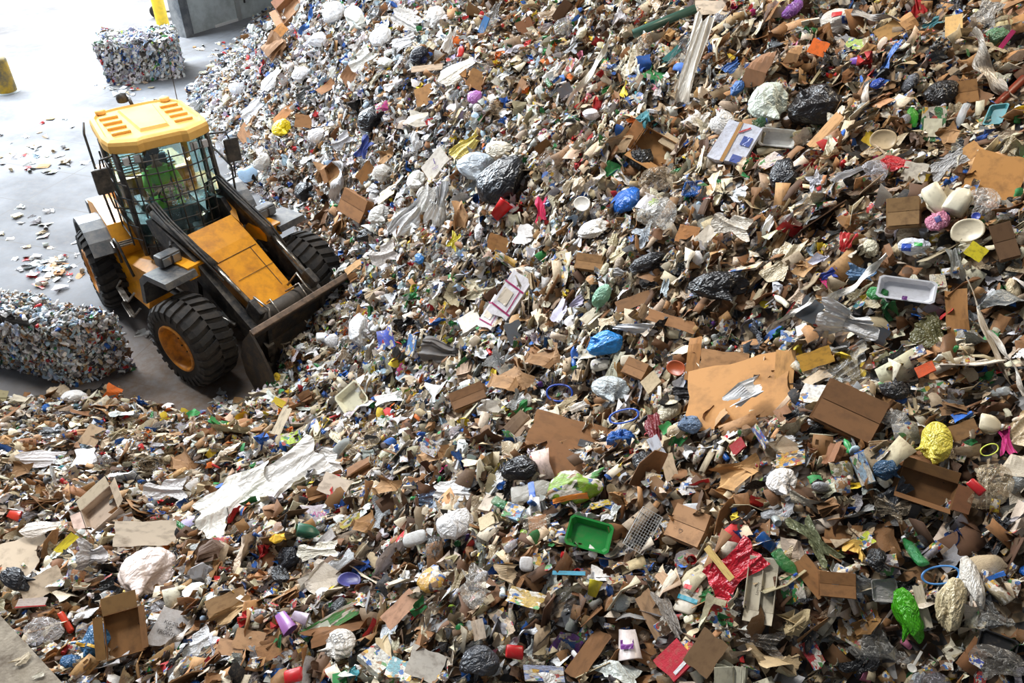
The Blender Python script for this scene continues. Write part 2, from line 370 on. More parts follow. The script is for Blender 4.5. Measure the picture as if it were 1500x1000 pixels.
# ---------------------------------------------------------------- wheel loader (articulated: rear half carries the cab, front half the arms)
LX, LY, TR, TF = -5.56, 12.09, math.radians(-53.5), math.radians(-35.1)
LO = empty('wheel_loader', (LX, LY, 0)); tag(LO, 'yellow articulated wheel loader pushing its bucket into the refuse', 'wheel loader')
def rot(a): c, s = math.cos(a), math.sin(a); return lambda p: (p[0]*c-p[1]*s, p[0]*s+p[1]*c, p[2])
def R(): m = MB(); m.T = rot(TR); return m
def Fm(dy=0.08): m = MB(); f = rot(TF); m.T = lambda p: f((p[0], p[1]+dy, p[2])); return m
def wheel(x, y, ang, side):
    r, wd_ = .75, .64; f = rot(ang); c = f((x, y, r)); root = empty('wheel', c); root.parent = LO; root.rotation_euler = (0, 0, ang)
    s = side; m = MB(); h = wd_/2
    prof = [(.36, -h*.8), (.42, -h*.98), (.56, -h*1.04), (.66, -h*.98), (.70, -h*.8), (.705, 0), (.70, h*.8), (.66, h*.98), (.56, h*1.04), (.42, h*.98), (.36, h*.8)]
    m.lathe([(a, b) for a, b in prof], 48, 'y')
    n = 26
    for k in range(n):
        for sg in (-1, 1):
            a = 2*math.pi*(k+(.5 if sg > 0 else 0))/n
            V = []
            for (yy, da, rr) in ((.0, .10, .765), (.35, .05, .768), (.8, 0., .752), (1.05, 0., .69), (1.07, 0, .60)):
                for e in (-.068, .068):
                    ee = e*(1.0 if yy < 1 else .9)
                    for q in (rr-.012, rr-.085):
                        V.append((q*math.cos(a+da+ee), sg*yy*h, q*math.sin(a+da+ee)))
            Fc = []
            for i in range(4):
                b0 = i*4; b1 = b0+4
                Fc += [(b0, b0+2, b1+2, b1), (b0, b1, b1+1, b0+1), (b0+2, b0+3, b1+3, b1+2)]
            Fc += [(0, 1, 3, 2), (16, 18, 19, 17)]
            m.add(V, Fc)
    m.build('tyre', RUB, root, False)
    rm = MB()
    rm.lathe([(.42, s*h*.9), (.415, s*h*1.04), (.385, s*h*1.06), (.365, s*h*.96), (.345, s*h*.55), (.32, s*h*.35), (.16, s*h*.30), (.15, s*h*.42), (0.001, s*h*.44)], 36, 'y')
    ri = rm.build('rim', plain('rim_yellow', srgb(214, 138, 34), .5, dirt=srgb(130, 78, 30), dscale=6.), root, True)
    lb = MB()
    for k in range(10):
        a = k*math.pi/5; lb.lathe([(.014, s*h*.28), (.014, s*h*.42), (0.001, s*h*.42)], 6, 'y', (.215*math.cos(a), 0, .215*math.sin(a)))
    lb.build('wheel_nuts', BLK, ri)
wheel(1.36, -1.22, TF, -1); wheel(1.36, 1.22, TF, 1); wheel(-1.47, -1.22, TR, -1); wheel(-1.47, 1.22, TR, 1)
# --- rear chassis, engine cover, tank, steps
m = R(); m.box((-1.6, 0, .95), (2.9, .9, .5), bev=.04); m.box((-1.47, 0, .72), (.3, 2.0, .25), bev=.05); m.build('rear_chassis', BLK, LO)
m = R(); m.prism([(-3.25, .75), (-3.3, 1.5), (-3.05, 2.02), (-1.75, 2.15), (-1.7, .9)], -.72, .72); ec = m.build('engine_cover', YEL, LO)
m = R()
for k in range(7): m.box((-3.0+k*.16, 0, 2.09+k*.012), (.07, 1.0, .03))
m.build('louvres', BLK, ec)
m = R(); m.box((-3.35, 0, .95), (.25, 2.1, .6), bev=.05); m.build('counterweight', BLK, LO)
m = R()
m.hexa([(-1.0, -1.18, .55), (.05, -1.0, .55), (.05, -.45, .55), (-1.0, -.45, .55)], [(-1.05, -1.2, 1.25), (.12, -.82, 1.2), (.2, -.45, 1.32), (-1.05, -.45, 1.32)])
tk = m.build('side_tank', YEL, LO)
m = R(); m.hexa([(-1.0, .45, .55), (.05, .45, .55), (.05, 1.0, .55), (-1.0, 1.18, .55)], [(-1.05, .45, 1.32), (.2, .45, 1.32), (.12, .82, 1.2), (-1.05, 1.2, 1.25)]); m.build('side_tank', YEL, LO)
m = R()
for z, x in ((.42, -.35), (.72, -.4)):
    m.tube([(x-.28, -1.2, z+.12), (x-.28, -1.3, z), (x+.28, -1.26, z), (x+.28, -1.12, z+.12)], .022, 8); m.box((x, -1.27, z), (.5, .1, .03), bev=.01)
m.build('access_step', STL, LO)
m = R(); m.box((-.78, -.98, 1.5), (.36, .34, .04), bev=.01)
for k in range(5): m.box((-.92+k*.07, -.98, 1.53), (.02, .3, .02))
m.build('tread_plate', STL, LO)
m = R(); m.tube([(-.62, -1.1, 1.2), (-.62, -1.12, 1.62), (-.5, -1.12, 1.72), (-.38, -1.1, 1.66), (-.1, -1.05, 1.15)], .024, 8); m.build('grab_handle', BLK, LO, True)
# rear mudguards
for sg in (-1, 1):
    m = R(); y0, y1 = sorted((sg*1.1, sg*1.48)); arc = []
    for k in range(10):
        a = math.radians(178-k*15.5); arc.append((-1.47+.98*math.cos(a), .78+.95*math.sin(a)))
    inner = [(-1.47+(x+1.47)*.93, .78+(z-.78)*.93) for x, z in arc[::-1]]
    m.prism(arc+inner, y0, y1); m.build('mudguard', GRYP, LO)
    m = R(); m.prism([(-2.6, 1.1), (-2.55, 1.62), (-1.9, 1.82), (-.95, 1.78), (-.7, 1.5), (-.7, 1.15)], min(sg*.5, sg*1.1), max(sg*.5, sg*1.1)); m.build('rear_wing', YEL, LO)
# --- cab
m = R(); m.box((-.98, 0, 1.35), (1.55, 1.3, .32), bev=.04); m.build('cab_floor', BLK, LO)
m = R()
A_ = [(-.22, .70), (-.06, .40), (-.02, 0), (-.06, -.40), (-.22, -.70)]
m.hexa([(-1.1, -.74, 1.25), (-.2, -.66, 1.2), (-.1, -.4, 1.2), (-1.1, -.4, 1.2)], [(-1.2, -.76, 1.85), (-.35, -.74, 1.95), (-.12, -.42, 1.92), (-1.2, -.4, 1.9)])
m.hexa([(-.2, .66, 1.2), (-1.1, .74, 1.25), (-1.1, .4, 1.2), (-.1, .4, 1.2)], [(-.35, .74, 1.95), (-1.2, .76, 1.85), (-1.2, .4, 1.9), (-.12, .42, 1.92)])
m.build('lower_cab_panel', BLK, LO)
zt = 3.28
posts = {('f', -1): [(-.25, -.72, 1.4), (-.18, -.74, 2.3), (-.32, -.74, zt)], ('f', 1): [(-.25, .72, 1.4), (-.18, .74, 2.3), (-.32, .74, zt)],
         ('m', -1): [(-.95, -.78, 1.4), (-.98, -.78, zt)], ('m', 1): [(-.95, .78, 1.4), (-.98, .78, zt)],
         ('r', -1): [(-1.72, -.68, 1.5), (-1.72, -.66, zt)], ('r', 1): [(-1.72, .68, 1.5), (-1.72, .66, zt)]}
for (k, s), p in posts.items():
    m = R(); m.tube(p, .045 if k != 'r' else .06, 8); m.build('cab_post', YEL if k == 'r' else BLK, LO, True)
def sheetmesh(T, pa, pb):
    V = [T(p) for p in pa]+[T(p) for p in pb]; n = len(pa); return V, [(i, i+1, n+i+1, n+i) for i in range(n-1)]
def pane(name, pa, pb):
    V, Fc = sheetmesh(rot(TR), pa, pb); o = link(name, mesh(name, V, Fc, GLS, True), LO)
    md = o.modifiers.new('thick', 'SOLIDIFY'); md.thickness = .008; return o
bow = [(-.30, -.70), (-.16, -.48), (-.10, -.2), (-.10, .2), (-.16, .48), (-.30, .70)]
wsc = pane('windscreen', [(x+.08, y, 1.62) for x, y in bow], [(x-.04, y, 3.24) for x, y in bow])
pane('side_window', [(-.92, -.775, 1.85), (-.3, -.745, 1.9)], [(-.95, -.775, 3.24), (-.36, -.745, 3.24)])
pane('side_window', [(-.92, .775, 1.85), (-.3, .745, 1.9)], [(-.95, .775, 3.24), (-.36, .745, 3.24)])
pane('door_window', [(-1.68, -.70, 1.8), (-1.0, -.775, 1.8)], [(-1.68, -.68, 3.24), (-1.0, -.775, 3.24)])
pane('door_window', [(-1.68, .70, 1.8), (-1.0, .775, 1.8)], [(-1.68, .68, 3.24), (-1.0, .775, 3.24)])
pane('rear_window', [(-1.74, -.6, 2.2), (-1.74, .6, 2.2)], [(-1.74, -.6, 3.2), (-1.74, .6, 3.2)])
m = R()
rb = [(x+.20, y*1.02) for x, y in bow]
def bowpt(u, z):   # u 0..1 across, z height
    k = u*5; i = min(int(k), 4); a = k-i; x = rb[i][0]*(1-a)+rb[i+1][0]*a; y = rb[i][1]*(1-a)+rb[i+1][1]*a
    lean = -.10*max(0, (z-2.3))/1.0
    return (x+lean, y, z)
for z in np.linspace(1.62, 3.1, 8): m.tube([bowpt(u, z) for u in np.linspace(0, 1, 13)], .011, 6)
for u in np.linspace(0.0, 1, 9): m.tube([bowpt(u, z) for z in (1.5, 2.0, 2.5, 3.0, 3.22)], .013, 6)
for z in np.linspace(1.75, 3.0, 6): m.tube([(-.1, -.74, z), (-.32, -.86, z), (-.9, -.86, z)], .011, 6)
m.tube([(-.9, -.86, 1.6), (-.9, -.86, 3.1)], .016, 6); m.tube([(-.32, -.86, 1.6), (-.32, -.86, 3.1)], .016, 6)
m.build('window_guard', BLK, LO)
# roof: a shell with turned-down rim, raised centre hatch and ribs
def roofoutline(g, z):
    o = [(-.20, -.62), (-.30, -.80), (-.55, -.84), (-1.55, -.78), (-1.80, -.66), (-1.86, -.3), (-1.86, .3), (-1.80, .66), (-1.55, .78), (-.55, .84), (-.30, .80), (-.20, .62), (-.10, .40), (-.14, .30), (-.14, -.30), (-.10, -.40)]
    c = (-1.0, 0); return [((x-c[0])*g+c[0], (y-c[1])*g, z) for x, y in o]
rings = [roofoutline(.97, 3.22), roofoutline(1.0, 3.24), roofoutline(1.0, 3.36), roofoutline(.975, 3.41), roofoutline(.90, 3.43), roofoutline(.87, 3.40), roofoutline(.80, 3.41)]
V = [rot(TR)(p) for r_ in rings for p in r_]; n = 16
Fc = [(i*n+k, i*n+(k+1) % n, (i+1)*n+(k+1) % n, (i+1)*n+k) for i in range(len(rings)-1) for k in range(n)]+[tuple(range(6*n, 7*n)), tuple(range(n-1, -1, -1))]
roof = link('cab_roof', mesh('cab_roof', V, Fc, YRF), LO)
m = R(); m.hexa([(-1.62, -.30, 3.405), (-.48, -.24, 3.405), (-.48, .24, 3.405), (-1.62, .30, 3.405)], [(-1.58, -.27, 3.45), (-.54, -.21, 3.45), (-.54, .21, 3.45), (-1.58, .27, 3.45)]); m.build('roof_hatch', YRF, roof)
for sg in (-1, 1):
    for k in range(4):
        m = R(); m.box((-1.38+k*.26, sg*.50, 3.43), (.09, .30, .05), bev=.02); m.build('roof_rib', YRF, roof)
m = R(); m.lathe([(.085, 3.42), (.085, 3.47), (.05, 3.48), (0.001, 3.48)], 14, 'z', (-1.68, -.55, 0)); m.lathe([(.085, 3.42), (.085, 3.47), (.05, 3.48), (0.001, 3.48)], 14, 'z', (-1.68, .52, 0)); m.build('lifting_cap', YRF, roof, True)
m = R(); m.tube([(-1.8, .0, 3.42), (-1.95, .0, 3.5)], .03); m.lathe([(.09, 3.44), (.10, 3.5), (.08, 3.58), (0.001, 3.6)], 14, 'z', (-1.98, -.1, 0)); m.build('beacon', BLK, LO, True)
m = R(); m.tube([(-1.62, .72, 3.4), (-1.66, .76, 4.25)], .008, 5); m.build('aerial', BLK, LO)
m = R()
for y in (-.62, -.45, .45, .62): m.box((-.13, y, 3.13), (.06, .12, .13), bev=.015)
m.build('cab_work_lamps', plain('lamp_face', srgb(190, 192, 196), .25, .3), LO)
for sg in (-1, 1):
    m = R(); m.tube([(-.3, sg*.78, 3.2), (-.12, sg*1.0, 3.25), (-.1, sg*1.03, 3.12)], .016); m.build('mirror_bracket', BLK, LO); m = R(); m.tube([(-.25, sg*.78, 2.3), (-.08, sg*1.0, 2.45), (-.1, sg*1.03, 2.75)], .016)
    arm = m.build('mirror_bracket', BLK, LO)
    m = R(); m.box((-.1, sg*1.05, 2.92), (.07, .25, .42), bev=.03); mr = m.build('mirror', BLK, LO)
m = R(); m.tube([(-1.62, -.86, 3.35), (-1.5, -.92, 3.2), (-1.2, -.96, 2.2), (-.95, -.96, 1.7)], .02); m.build('handrail', BLK, LO, True)
m = R(); m.tube([(-.55, .84, 2.9), (-.2, 1.0, 2.6), (-.15, .95, 1.9), (-.4, .85, 1.7)], .02); m.build('handrail', BLK, LO, True)
# seat, wheel, console
m = R(); m.box((-1.15, 0, 1.85), (.5, .5, .14), bev=.05); m.box((-1.42, 0, 2.25), (.14, .48, .75), bev=.05); m.box((-1.44, 0, 2.72), (.1, .26, .2), bev=.04); m.build('driver_seat', SEATM, LO)
m = R(); m.lathe([(.12, 1.5), (.1, 1.78)], 12, 'z', (-1.15, 0, 0)); m.box((-.45, .0, 1.85), (.16, .7, .35), bev=.04); m.box((-1.1, -.42, 1.95), (.5, .14, .12), bev=.03); m.build('console', GRYP, LO)
cw = Vector((-.66, 0, 2.18)); ux = Vector((.35, 0, .94)); uy = Vector((0, 1, 0)); up = Vector((-.90, 0, .42)).normalized(); ux = uy.cross(up)
m = R(); m.tube([tuple(cw+ux*.2*math.cos(a)+uy*.2*math.sin(a)) for a in np.linspace(0, 2*math.pi, 20)[:-1]], .016, 8, close=True)
for a in (0, 2.1, 4.2): m.tube([tuple(cw), tuple(cw+ux*.2*math.cos(a)+uy*.2*math.sin(a))], .01)
m.tube([tuple(cw), (-.45, 0, 1.95)], .035); m.build('steering_wheel', BLK, LO, True)
# --- front half
m = Fm(); m.box((.9, 0, .9), (1.5, .75, .5), bev=.04); m.box((1.36, 0, .74), (.3, 2.0, .26), bev=.05); m.box((.1, 0, 1.0), (.6, .5, .7), bev=.05); m.build('front_chassis', BLK, LO)
m = Fm()
hp = [(.45, .5, 1.95), (.9, .47, 1.72), (1.93, .40, 1.05), (1.98, .38, .9)]
V = [];
for x, y, z in hp: V += [(x, -y, z), (x, y, z), (x, y*.95, z-.28), (x, -y*.95, z-.28)]
Fc = [(0, 3, 2, 1), (12, 13, 14, 15)]
for i in range(3):
    a = i*4; b = a+4; Fc += [(a, a+1, b+1, b), (a+1, a+2, b+2, b+1), (a+3, a, b, b+3), (a+2, a+3, b+3, b+2)]
m.add(V, Fc); m.add([(.45, .5, 1.95), (.22, .60, 2.12), (.25, .72, 2.12), (.62, .52, 1.85), (.45, .45, 1.67), (.22, .55, 1.84), (.25, .66, 1.84), (.62, .47, 1.57)], [(0, 1, 2, 3), (7, 6, 5, 4), (0, 4, 5, 1), (1, 5, 6, 2), (2, 6, 7, 3), (3, 7, 4, 0)])
fc = m.build('front_cover', YEL, LO)
m = Fm(); m.tube([(1.08, -.43, 1.615), (1.08, .43, 1.615)], .006, 4); m.tube([(1.08, .30, 1.615), (1.8, .27, 1.15)], .005, 4); m.tube([(1.45, -.3, 1.378), (1.45, .42, 1.378)], .005, 4); m.build('panel_seams', BLK, fc)
m = Fm()
for sg in (-1, 1): m.prism([(-.25, 1.2), (-.15, 2.15), (.25, 2.2), (.75, 1.5), (.6, .8), (0, .8)], min(sg*.5, sg*.58), max(sg*.5, sg*.58))
m.build('arm_tower', BLK, LO)
for sg in (-1, 1):
    m = Fm(); y0, y1 = sorted((sg*.62, sg*.76))
    m.prism([(-.05, 2.22), (.05, 1.98), (.9, 1.55), (1.7, .92), (2.35, .50), (2.5, .55), (2.52, .75), (1.9, 1.2), (1.1, 1.82), (.15, 2.3)], y0, y1); m.build('lift_arm', BLK, LO)
    m = Fm(); m.tube([(.12, sg*.69, 2.38), (1.35, sg*.60, 1.78)], .075, 12); cyl = m.build('tilt_cylinder', BLK, LO, True)
    m = Fm(); m.tube([(1.35, sg*.60, 1.78), (2.05, sg*.58, 1.35)], .034, 10); m.build('piston_rod', STL, cyl, True)
    m = Fm(); m.box((2.15, sg*.58, 1.22), (.3, .12, .3), Matrix.Rotation(.6, 3, 'Y'), .03); m.build('linkage', BLK, LO)
    m = Fm(); m.tube([(.3, sg*.86, 1.1), (1.3, sg*.84, 1.0)], .07, 12); cyl = m.build('lift_cylinder', BLK, LO, True)
    m = Fm(); m.tube([(1.3, sg*.84, 1.0), (1.85, sg*.80, .95)], .035, 10); m.build('piston_rod', STL, cyl, True)
    m = Fm()
    for q in range(3):
        o_ = .05*q; m.tube([(-.1, sg*(.5-o_), 1.75), (-.15, sg*(.62-o_), 2.35), (.1, sg*(.68-o_), 2.52), (.45, sg*(.70-o_), 2.3), (1.2, sg*(.70-o_), 1.92), (1.6, sg*(.66-o_), 1.62)], .02, 6)
    m.build('hydraulic_hose', BLK, LO, True)
m = Fm(); m.tube([(2.12, -.62, 1.0), (2.12, .62, 1.0)], .155, 18); m.build('torque_tube', plain('dirty_steel_tube', srgb(84, 76, 68), .7, dirt=srgb(50, 46, 42), dscale=5., bscale=14, bstr=.4), LO, True)
m = Fm()
for sg in (-1, 1):
    m.tube([(1.9, sg*.3, 1.15), (2.0, sg*.45, 1.35), (2.25, sg*.4, 1.2), (2.35, sg*.5, 1.0)], .022, 6); m.tube([(1.95, sg*.2, 1.1), (2.2, sg*.3, 1.3), (2.4, sg*.3, 1.05)], .018, 6)
m.build('bucket_hose', STL, LO, True)
for sg in (-1, 1):      # front mudguards and lamps
    m = Fm(); y0, y1 = sorted((sg*.86, sg*1.42))
    m.prism([(.38, 1.15), (.48, 1.62), (.66, 1.78), (1.22, 1.80), (1.26, 1.70), (.72, 1.68), (.56, 1.55), (.47, 1.15)], y0, y1); g_ = m.build('mudguard', GRYP, LO)
    m = Fm(); m.prism([(.5, 1.3), (.58, 1.68), (.72, 1.82), (1.15, 1.83), (1.15, 1.6), (.7, 1.55)], min(sg*.6, sg*.95), max(sg*.6, sg*.95)); m.build('mudguard_bracket', YEL, LO)
    m = Fm(); m.box((.72, sg*.98, 1.9), (.2, .38, .2), bev=.04); lp = m.build('headlamp', GRYP, LO)
    m = Fm(); m.box((.83, sg*.89, 1.9), (.02, .14, .14), bev=.008); m.box((.83, sg*1.07, 1.9), (.02, .14, .14), bev=.008); m.build('lamp_glass', plain('headlamp_glass', srgb(120, 124, 128), .15, .2), lp)
    m = Fm(); m.tube([(.6, sg*.6, 1.7), (.66, sg*.9, 1.9)], .035); m.tube([(.3, sg*.6, 2.0), (.66, sg*.85, 2.02)], .025); m.build('lamp_bracket', BLK, LO)
# bucket
BW = 1.02
prof = [(2.66, 1.28), (2.46, 1.05), (2.34, .72), (2.36, .38), (2.5, .12), (2.72, .03), (3.25, .02)]
m = Fm(0); inn = [(x+.05, z+.03) for x, z in prof]
m.prism(prof+[(3.25, .05)]+[(2.72, .07), (2.54, .16), (2.41, .4), (2.39, .72), (2.5, 1.03), (2.7, 1.25)], -BW, BW); bk = m.build('bucket', BKT, LO)
m = Fm(0); m.box((2.68, 0, 1.30), (.10, BW*2, .07), Matrix.Rotation(.5, 3, 'Y'), .015); m.build('top_edge_bar', plain('scraped_steel', srgb(120, 100, 84), .5, .5, dirt=srgb(60, 54, 50), dscale=8.), bk)
for sg in (-1, 1):
    m = Fm(0); m.prism([(2.68, 1.34), (2.43, 1.06), (2.30, .72), (2.32, .36), (2.46, .08), (2.72, 0.0), (2.98, .2), (3.0, .62), (2.86, 1.0)], sg*BW-.02, sg*BW+.02); m.build('side_plate', BKT, bk)
m = Fm(0); m.prism([(2.2, 0.0), (2.4, 1.0), (2.55, 1.15), (2.45, .5), (2.4, .1)], -.62, -.54); m.prism([(2.2, 0.0), (2.4, 1.0), (2.55, 1.15), (2.45, .5), (2.4, .1)], .54, .62); m.build('bucket_lug', BLK, bk)

# --- driver behind the glass
SKIN = plain('skin', srgb(190, 140, 112), .55); HAIR = plain('dark_hair', srgb(36, 28, 24), .8); VEST = plain('hi_vis_green', srgb(150, 225, 40), .6); TROU = plain('lime_work_trousers', srgb(140, 205, 50), .8)
def skin_fig(name, joints, edges, mat, parent, root=0, sub=1):
    me = bpy.data.meshes.new(name); f = rot(TR)
    me.from_pydata([f(j[:3]) for j in joints], edges, []); o = link(name, me, parent); me.materials.append(mat)
    md = o.modifiers.new('skin', 'SKIN'); md.use_smooth_shade = True
    for i, j in enumerate(joints): me.skin_vertices[0].data[i].radius = (j[3], j[4] if len(j) > 4 else j[3]); me.skin_vertices[0].data[i].use_root = i == root
    o.modifiers.new('sub', 'SUBSURF').levels = sub; o.modifiers['sub'].render_levels = sub; return o
DR = empty('person', (LX, LY, 0)); tag(DR, 'driver in lime hi-vis vest and trousers seated at the loader steering wheel', 'person')
J = [(-1.2, 0, 1.98, .15, .17), (-1.22, 0, 2.2, .14, .17), (-1.2, 0, 2.42, .13, .19), (-1.18, 0, 2.55, .06), (-1.15, 0, 2.66, .055),
     (-1.14, .0, 2.74, .09, .085), (-1.13, 0, 2.82, .08, .075)]
E = [(0, 1), (1, 2), (2, 3), (3, 4), (4, 5), (5, 6)]
for sg in (-1, 1):
    b = len(J); J += [(-1.18, sg*.2, 2.45, .065), (-1.02, sg*.27, 2.22, .05), (-.86, sg*.24, 2.14, .042), (-.70, sg*.17, 2.25, .032), (-.64, sg*.16, 2.29, .034)]
    E += [(2, b), (b, b+1), (b+1, b+2), (b+2, b+3), (b+3, b+4)]
    b = len(J); J += [(-1.05, sg*.12, 1.98, .095), (-.78, sg*.16, 1.98, .075), (-.66, sg*.16, 1.72, .055), (-.58, sg*.16, 1.55, .05), (-.45, sg*.17, 1.53, .04)]
    E += [(0, b), (b, b+1), (b+1, b+2), (b+2, b+3), (b+3, b+4)]
body = skin_fig('body', J, E, SKIN, DR)
f_ = rot(TR)
J = [(-1.2, 0, 2.0, .165, .185), (-1.22, 0, 2.2, .155, .19), (-1.2, 0, 2.4, .15, .205), (-1.19, 0, 2.5, .09, .13), (-1.18, -.22, 2.46, .08), (-1.18, .22, 2.46, .08)]
skin_fig('safety_vest', J, [(0, 1), (1, 2), (2, 3), (2, 4), (2, 5)], VEST, DR)
J = [(-1.2, 0, 1.95, .16, .18)]; E = []
for sg in (-1, 1):
    b = len(J); J += [(-1.05, sg*.12, 1.97, .105), (-.78, sg*.16, 1.98, .088), (-.66, sg*.16, 1.72, .066), (-.59, sg*.16, 1.58, .06)]; E += [(0, b), (b, b+1), (b+1, b+2), (b+2, b+3)]
skin_fig('trousers', J, E, TROU, DR)
for sg in (-1, 1):
    m = R(); m.tube([(-1.16, sg*.2, 2.44), (-1.02, sg*.27, 2.22), (-.88, sg*.245, 2.15)], [.082, .066, .058], 10); m.build('sleeve', VEST, DR, True)
    for q in range(4): 
        m = R(); dz = .018*q; m.tube([(-.66, sg*.165-.0, 2.26+dz), (-.62, sg*.19, 2.27+dz), (-.615, sg*.21, 2.25+dz)], .009, 6); m.build('finger', SKIN, body, True)
    m = R(); m.tube([(-.67, sg*.15, 2.27), (-.65, sg*.12, 2.31)], .011, 6); m.build('thumb', SKIN, body, True)
m = R(); m.lathe([(.098, 2.76), (.10, 2.82), (.085, 2.88), (.05, 2.905), (0.001, 2.91)], 14, 'z', (-1.155, 0, 0)); m.build('hair', HAIR, DR, True)
m = R(); m.box((-1.045, 0, 2.755), (.03, .022, .045), bev=.008); m.build('nose', SKIN, body)
m = R(); m.box((-1.055, .032, 2.785), (.012, .02, .01)); m.box((-1.055, -.032, 2.785), (.012, .02, .01)); m.build('eyes', HAIR, body)
m = R(); m.box((-1.05, 0, 2.71), (.012, .045, .008)); m.build('mouth', plain('lips', srgb(150, 84, 76), .6), body)
# ---------------------------------------------------------------- shapes of refuse: unit size (about 1 across), z is up out of the heap
def gridm(nx, ny):
    x, y = np.meshgrid(np.linspace(-.5, .5, nx), np.linspace(-.5, .5, ny), indexing='ij')
    V = np.stack([x.ravel(), y.ravel(), np.zeros(nx*ny)], 1); i = np.arange(nx*ny).reshape(nx, ny)
    return V, np.stack([i[:-1, :-1], i[1:, :-1], i[1:, 1:], i[:-1, 1:]], -1).reshape(-1, 4).tolist()
def sines(V, k, r, n=6):
    s = 0
    for i in range(n):
        a = r.randn(3); a /= np.linalg.norm(a); s = s+np.sin(V@a*k*(.6+.8*r.rand())+r.rand()*6.3)
    return s/math.sqrt(n)
def fold(V, r, n, amax):
    for i in range(n):
        p = r.uniform(-.35, .35, 3)*[1, 1, 0]; a = r.rand()*6.283; d = np.array([math.cos(a), math.sin(a), 0]); q = np.array([-d[1], d[0], 0])
        s = (V-p)@q; th = r.uniform(-amax, amax); m = s > 0
        rel = V[m]-p; al = rel@d; pe = rel@q; z = rel[:, 2]
        V[m] = p+np.outer(al, d)+np.outer(pe*math.cos(th)-z*math.sin(th), q)+np.outer(pe*math.sin(th)+z*math.cos(th), [0, 0, 1])
    V = V-V.mean(0); return V
def ragged(V, r, amt):
    a = np.arctan2(V[:, 1], V[:, 0]); g = np.ones(len(V))
    for k in range(3, 9): g += amt*r.randn()/k*2*np.sin(a*k+r.rand()*6.3)
    e = np.maximum(abs(V[:, 0]), abs(V[:, 1]))*2
    V = V.copy(); V[:, :2] *= (1+(g-1)*e**2)[:, None]; return V
def s_paper(r, res=11):
    V, Fc = gridm(res, res); V = ragged(V, r, .12); V = fold(V, r, 4, 1.1); V[:, 2] += sines(V, 9, r)*.025; return V, Fc
def s_crumple(r, res=13):
    V, Fc = gridm(res, res); V = ragged(V, r, .12); V = fold(V, r, 9, 1.5); V += np.stack([sines(V, 10, r) for _ in range(3)], 1)*.04; V[:, 2] *= .8; return V, Fc
def s_wrapper(r, res=12):
    V, Fc = gridm(res, res); V = ragged(V, r, .06); V = fold(V, r, 3, .9); V[:, 2] += sines(V*[1, .4, 1], 14, r)*.045+sines(V, 5, r)*.05; return V, Fc
def thick(V, Fc, t):
    n = len(V); e = {}
    for f in Fc:
        for a, b in zip(f, list(f[1:])+[f[0]]): e[(a, b)] = 1
    W = np.concatenate([V, V-[0, 0, t]]); G = [tuple(f) for f in Fc]+[tuple(i+n for i in f[::-1]) for f in Fc]
    for (a, b) in e:
        if (b, a) not in e: G.append((b, a, a+n, b+n))
    return W, G
def s_card(r, res=6):
    V, Fc = gridm(res, res); V = ragged(V, r, .07); V[:, 1] *= r.uniform(.5, .95); V = fold(V, r, r.randint(1, 3), .8); V[:, 2] += sines(V, 4, r)*.02; return thick(V, Fc, .022)
def s_flat(r, res=8):
    V, Fc = gridm(res, res); V = ragged(V, r, .035); V = fold(V, r, 1, .25); V[:, 2] += sines(V, 4, r)*.018; return thick(V, Fc, .014)
_ico = {}
def ico(sub):
    if sub not in _ico:
        bm = bmesh.new(); bmesh.ops.create_icosphere(bm, subdivisions=sub, radius=.5)
        _ico[sub] = (np.array([v.co[:] for v in bm.verts]), [[v.index for v in f.verts] for f in bm.faces]); bm.free()
    V, Fc = _ico[sub]; return V.copy(), Fc
def s_bag(r, sub=5, knot=True):
    V, Fc = ico(sub); d = V/np.linalg.norm(V, axis=1)[:, None]; q = d+.22*np.stack([sines(d, 3, r) for _ in range(3)], 1)
    rd = lambda k: (1-np.minimum(abs(sines(q, k, r, 4)), 1))
    rr = 1+sines(d, 2.2, r)*.13+rd(3.2)**2*.13+rd(5.5)**2*.06+rd(11)**2*.016
    k = r.randn(3)*[1, 1, .5]; k /= np.linalg.norm(k); c = q@k
    if knot:
        az = np.arctan2(q@np.cross(k, [0, 0, 1.]), q[:, 2]); rr *= 1+.08*np.sin(az*11)*np.clip(c, 0, 1)
        rr *= np.where(c > .5, 1-.62*np.clip((c-.5)/.5, 0, 1), 1.); V = V*rr[:, None]; t = np.clip((d@k-.93)/.07, 0, 1); V += np.outer(t, k)*.30*(1+.5*np.sin(az*3))[:, None]
    else: V = V*rr[:, None]
    V[:, 2] *= .55; return V, Fc
def s_film(r, res=34):
    """a limp sheet of film: gathered folds of uneven width, ragged ends, draped"""
    V, Fc = gridm(res, res); V = ragged(V, r, .2); x, y = V[:, 0].copy(), V[:, 1].copy()
    g = r.uniform(-.5, .5); w_ = .45+.55*np.clip(abs(x-g)*1.6, 0, 1); y2 = y*w_
    q = np.stack([x*.5, y*1.6, 0*x], 1); q[:, 1] += .15*sines(q, 4, r); cr = lambda k: (1-np.minimum(abs(sines(q*[.5, 1, 1], k, r, 4)), 1))**2
    z = cr(7)*.12+cr(13)*.06+sines(V, 5, r)*.07+sines(V, 10, r)*.02
    V = np.stack([x, y2+.04*sines(V, 5, r), z], 1); V = fold(V, r, 3, .6); V += np.stack([sines(V, 14, r) for _ in range(3)], 1)*.010; return V, Fc
def s_chunk(r, sub=2):
    V, Fc = ico(sub); d = V/.5; V = np.sign(d)*abs(d)**.55*.5; V = V+np.stack([sines(d, 3, r) for _ in range(3)], 1)*.05
    V[:, 1] *= r.uniform(.5, .9); V[:, 2] *= r.uniform(.3, .6); return V, Fc
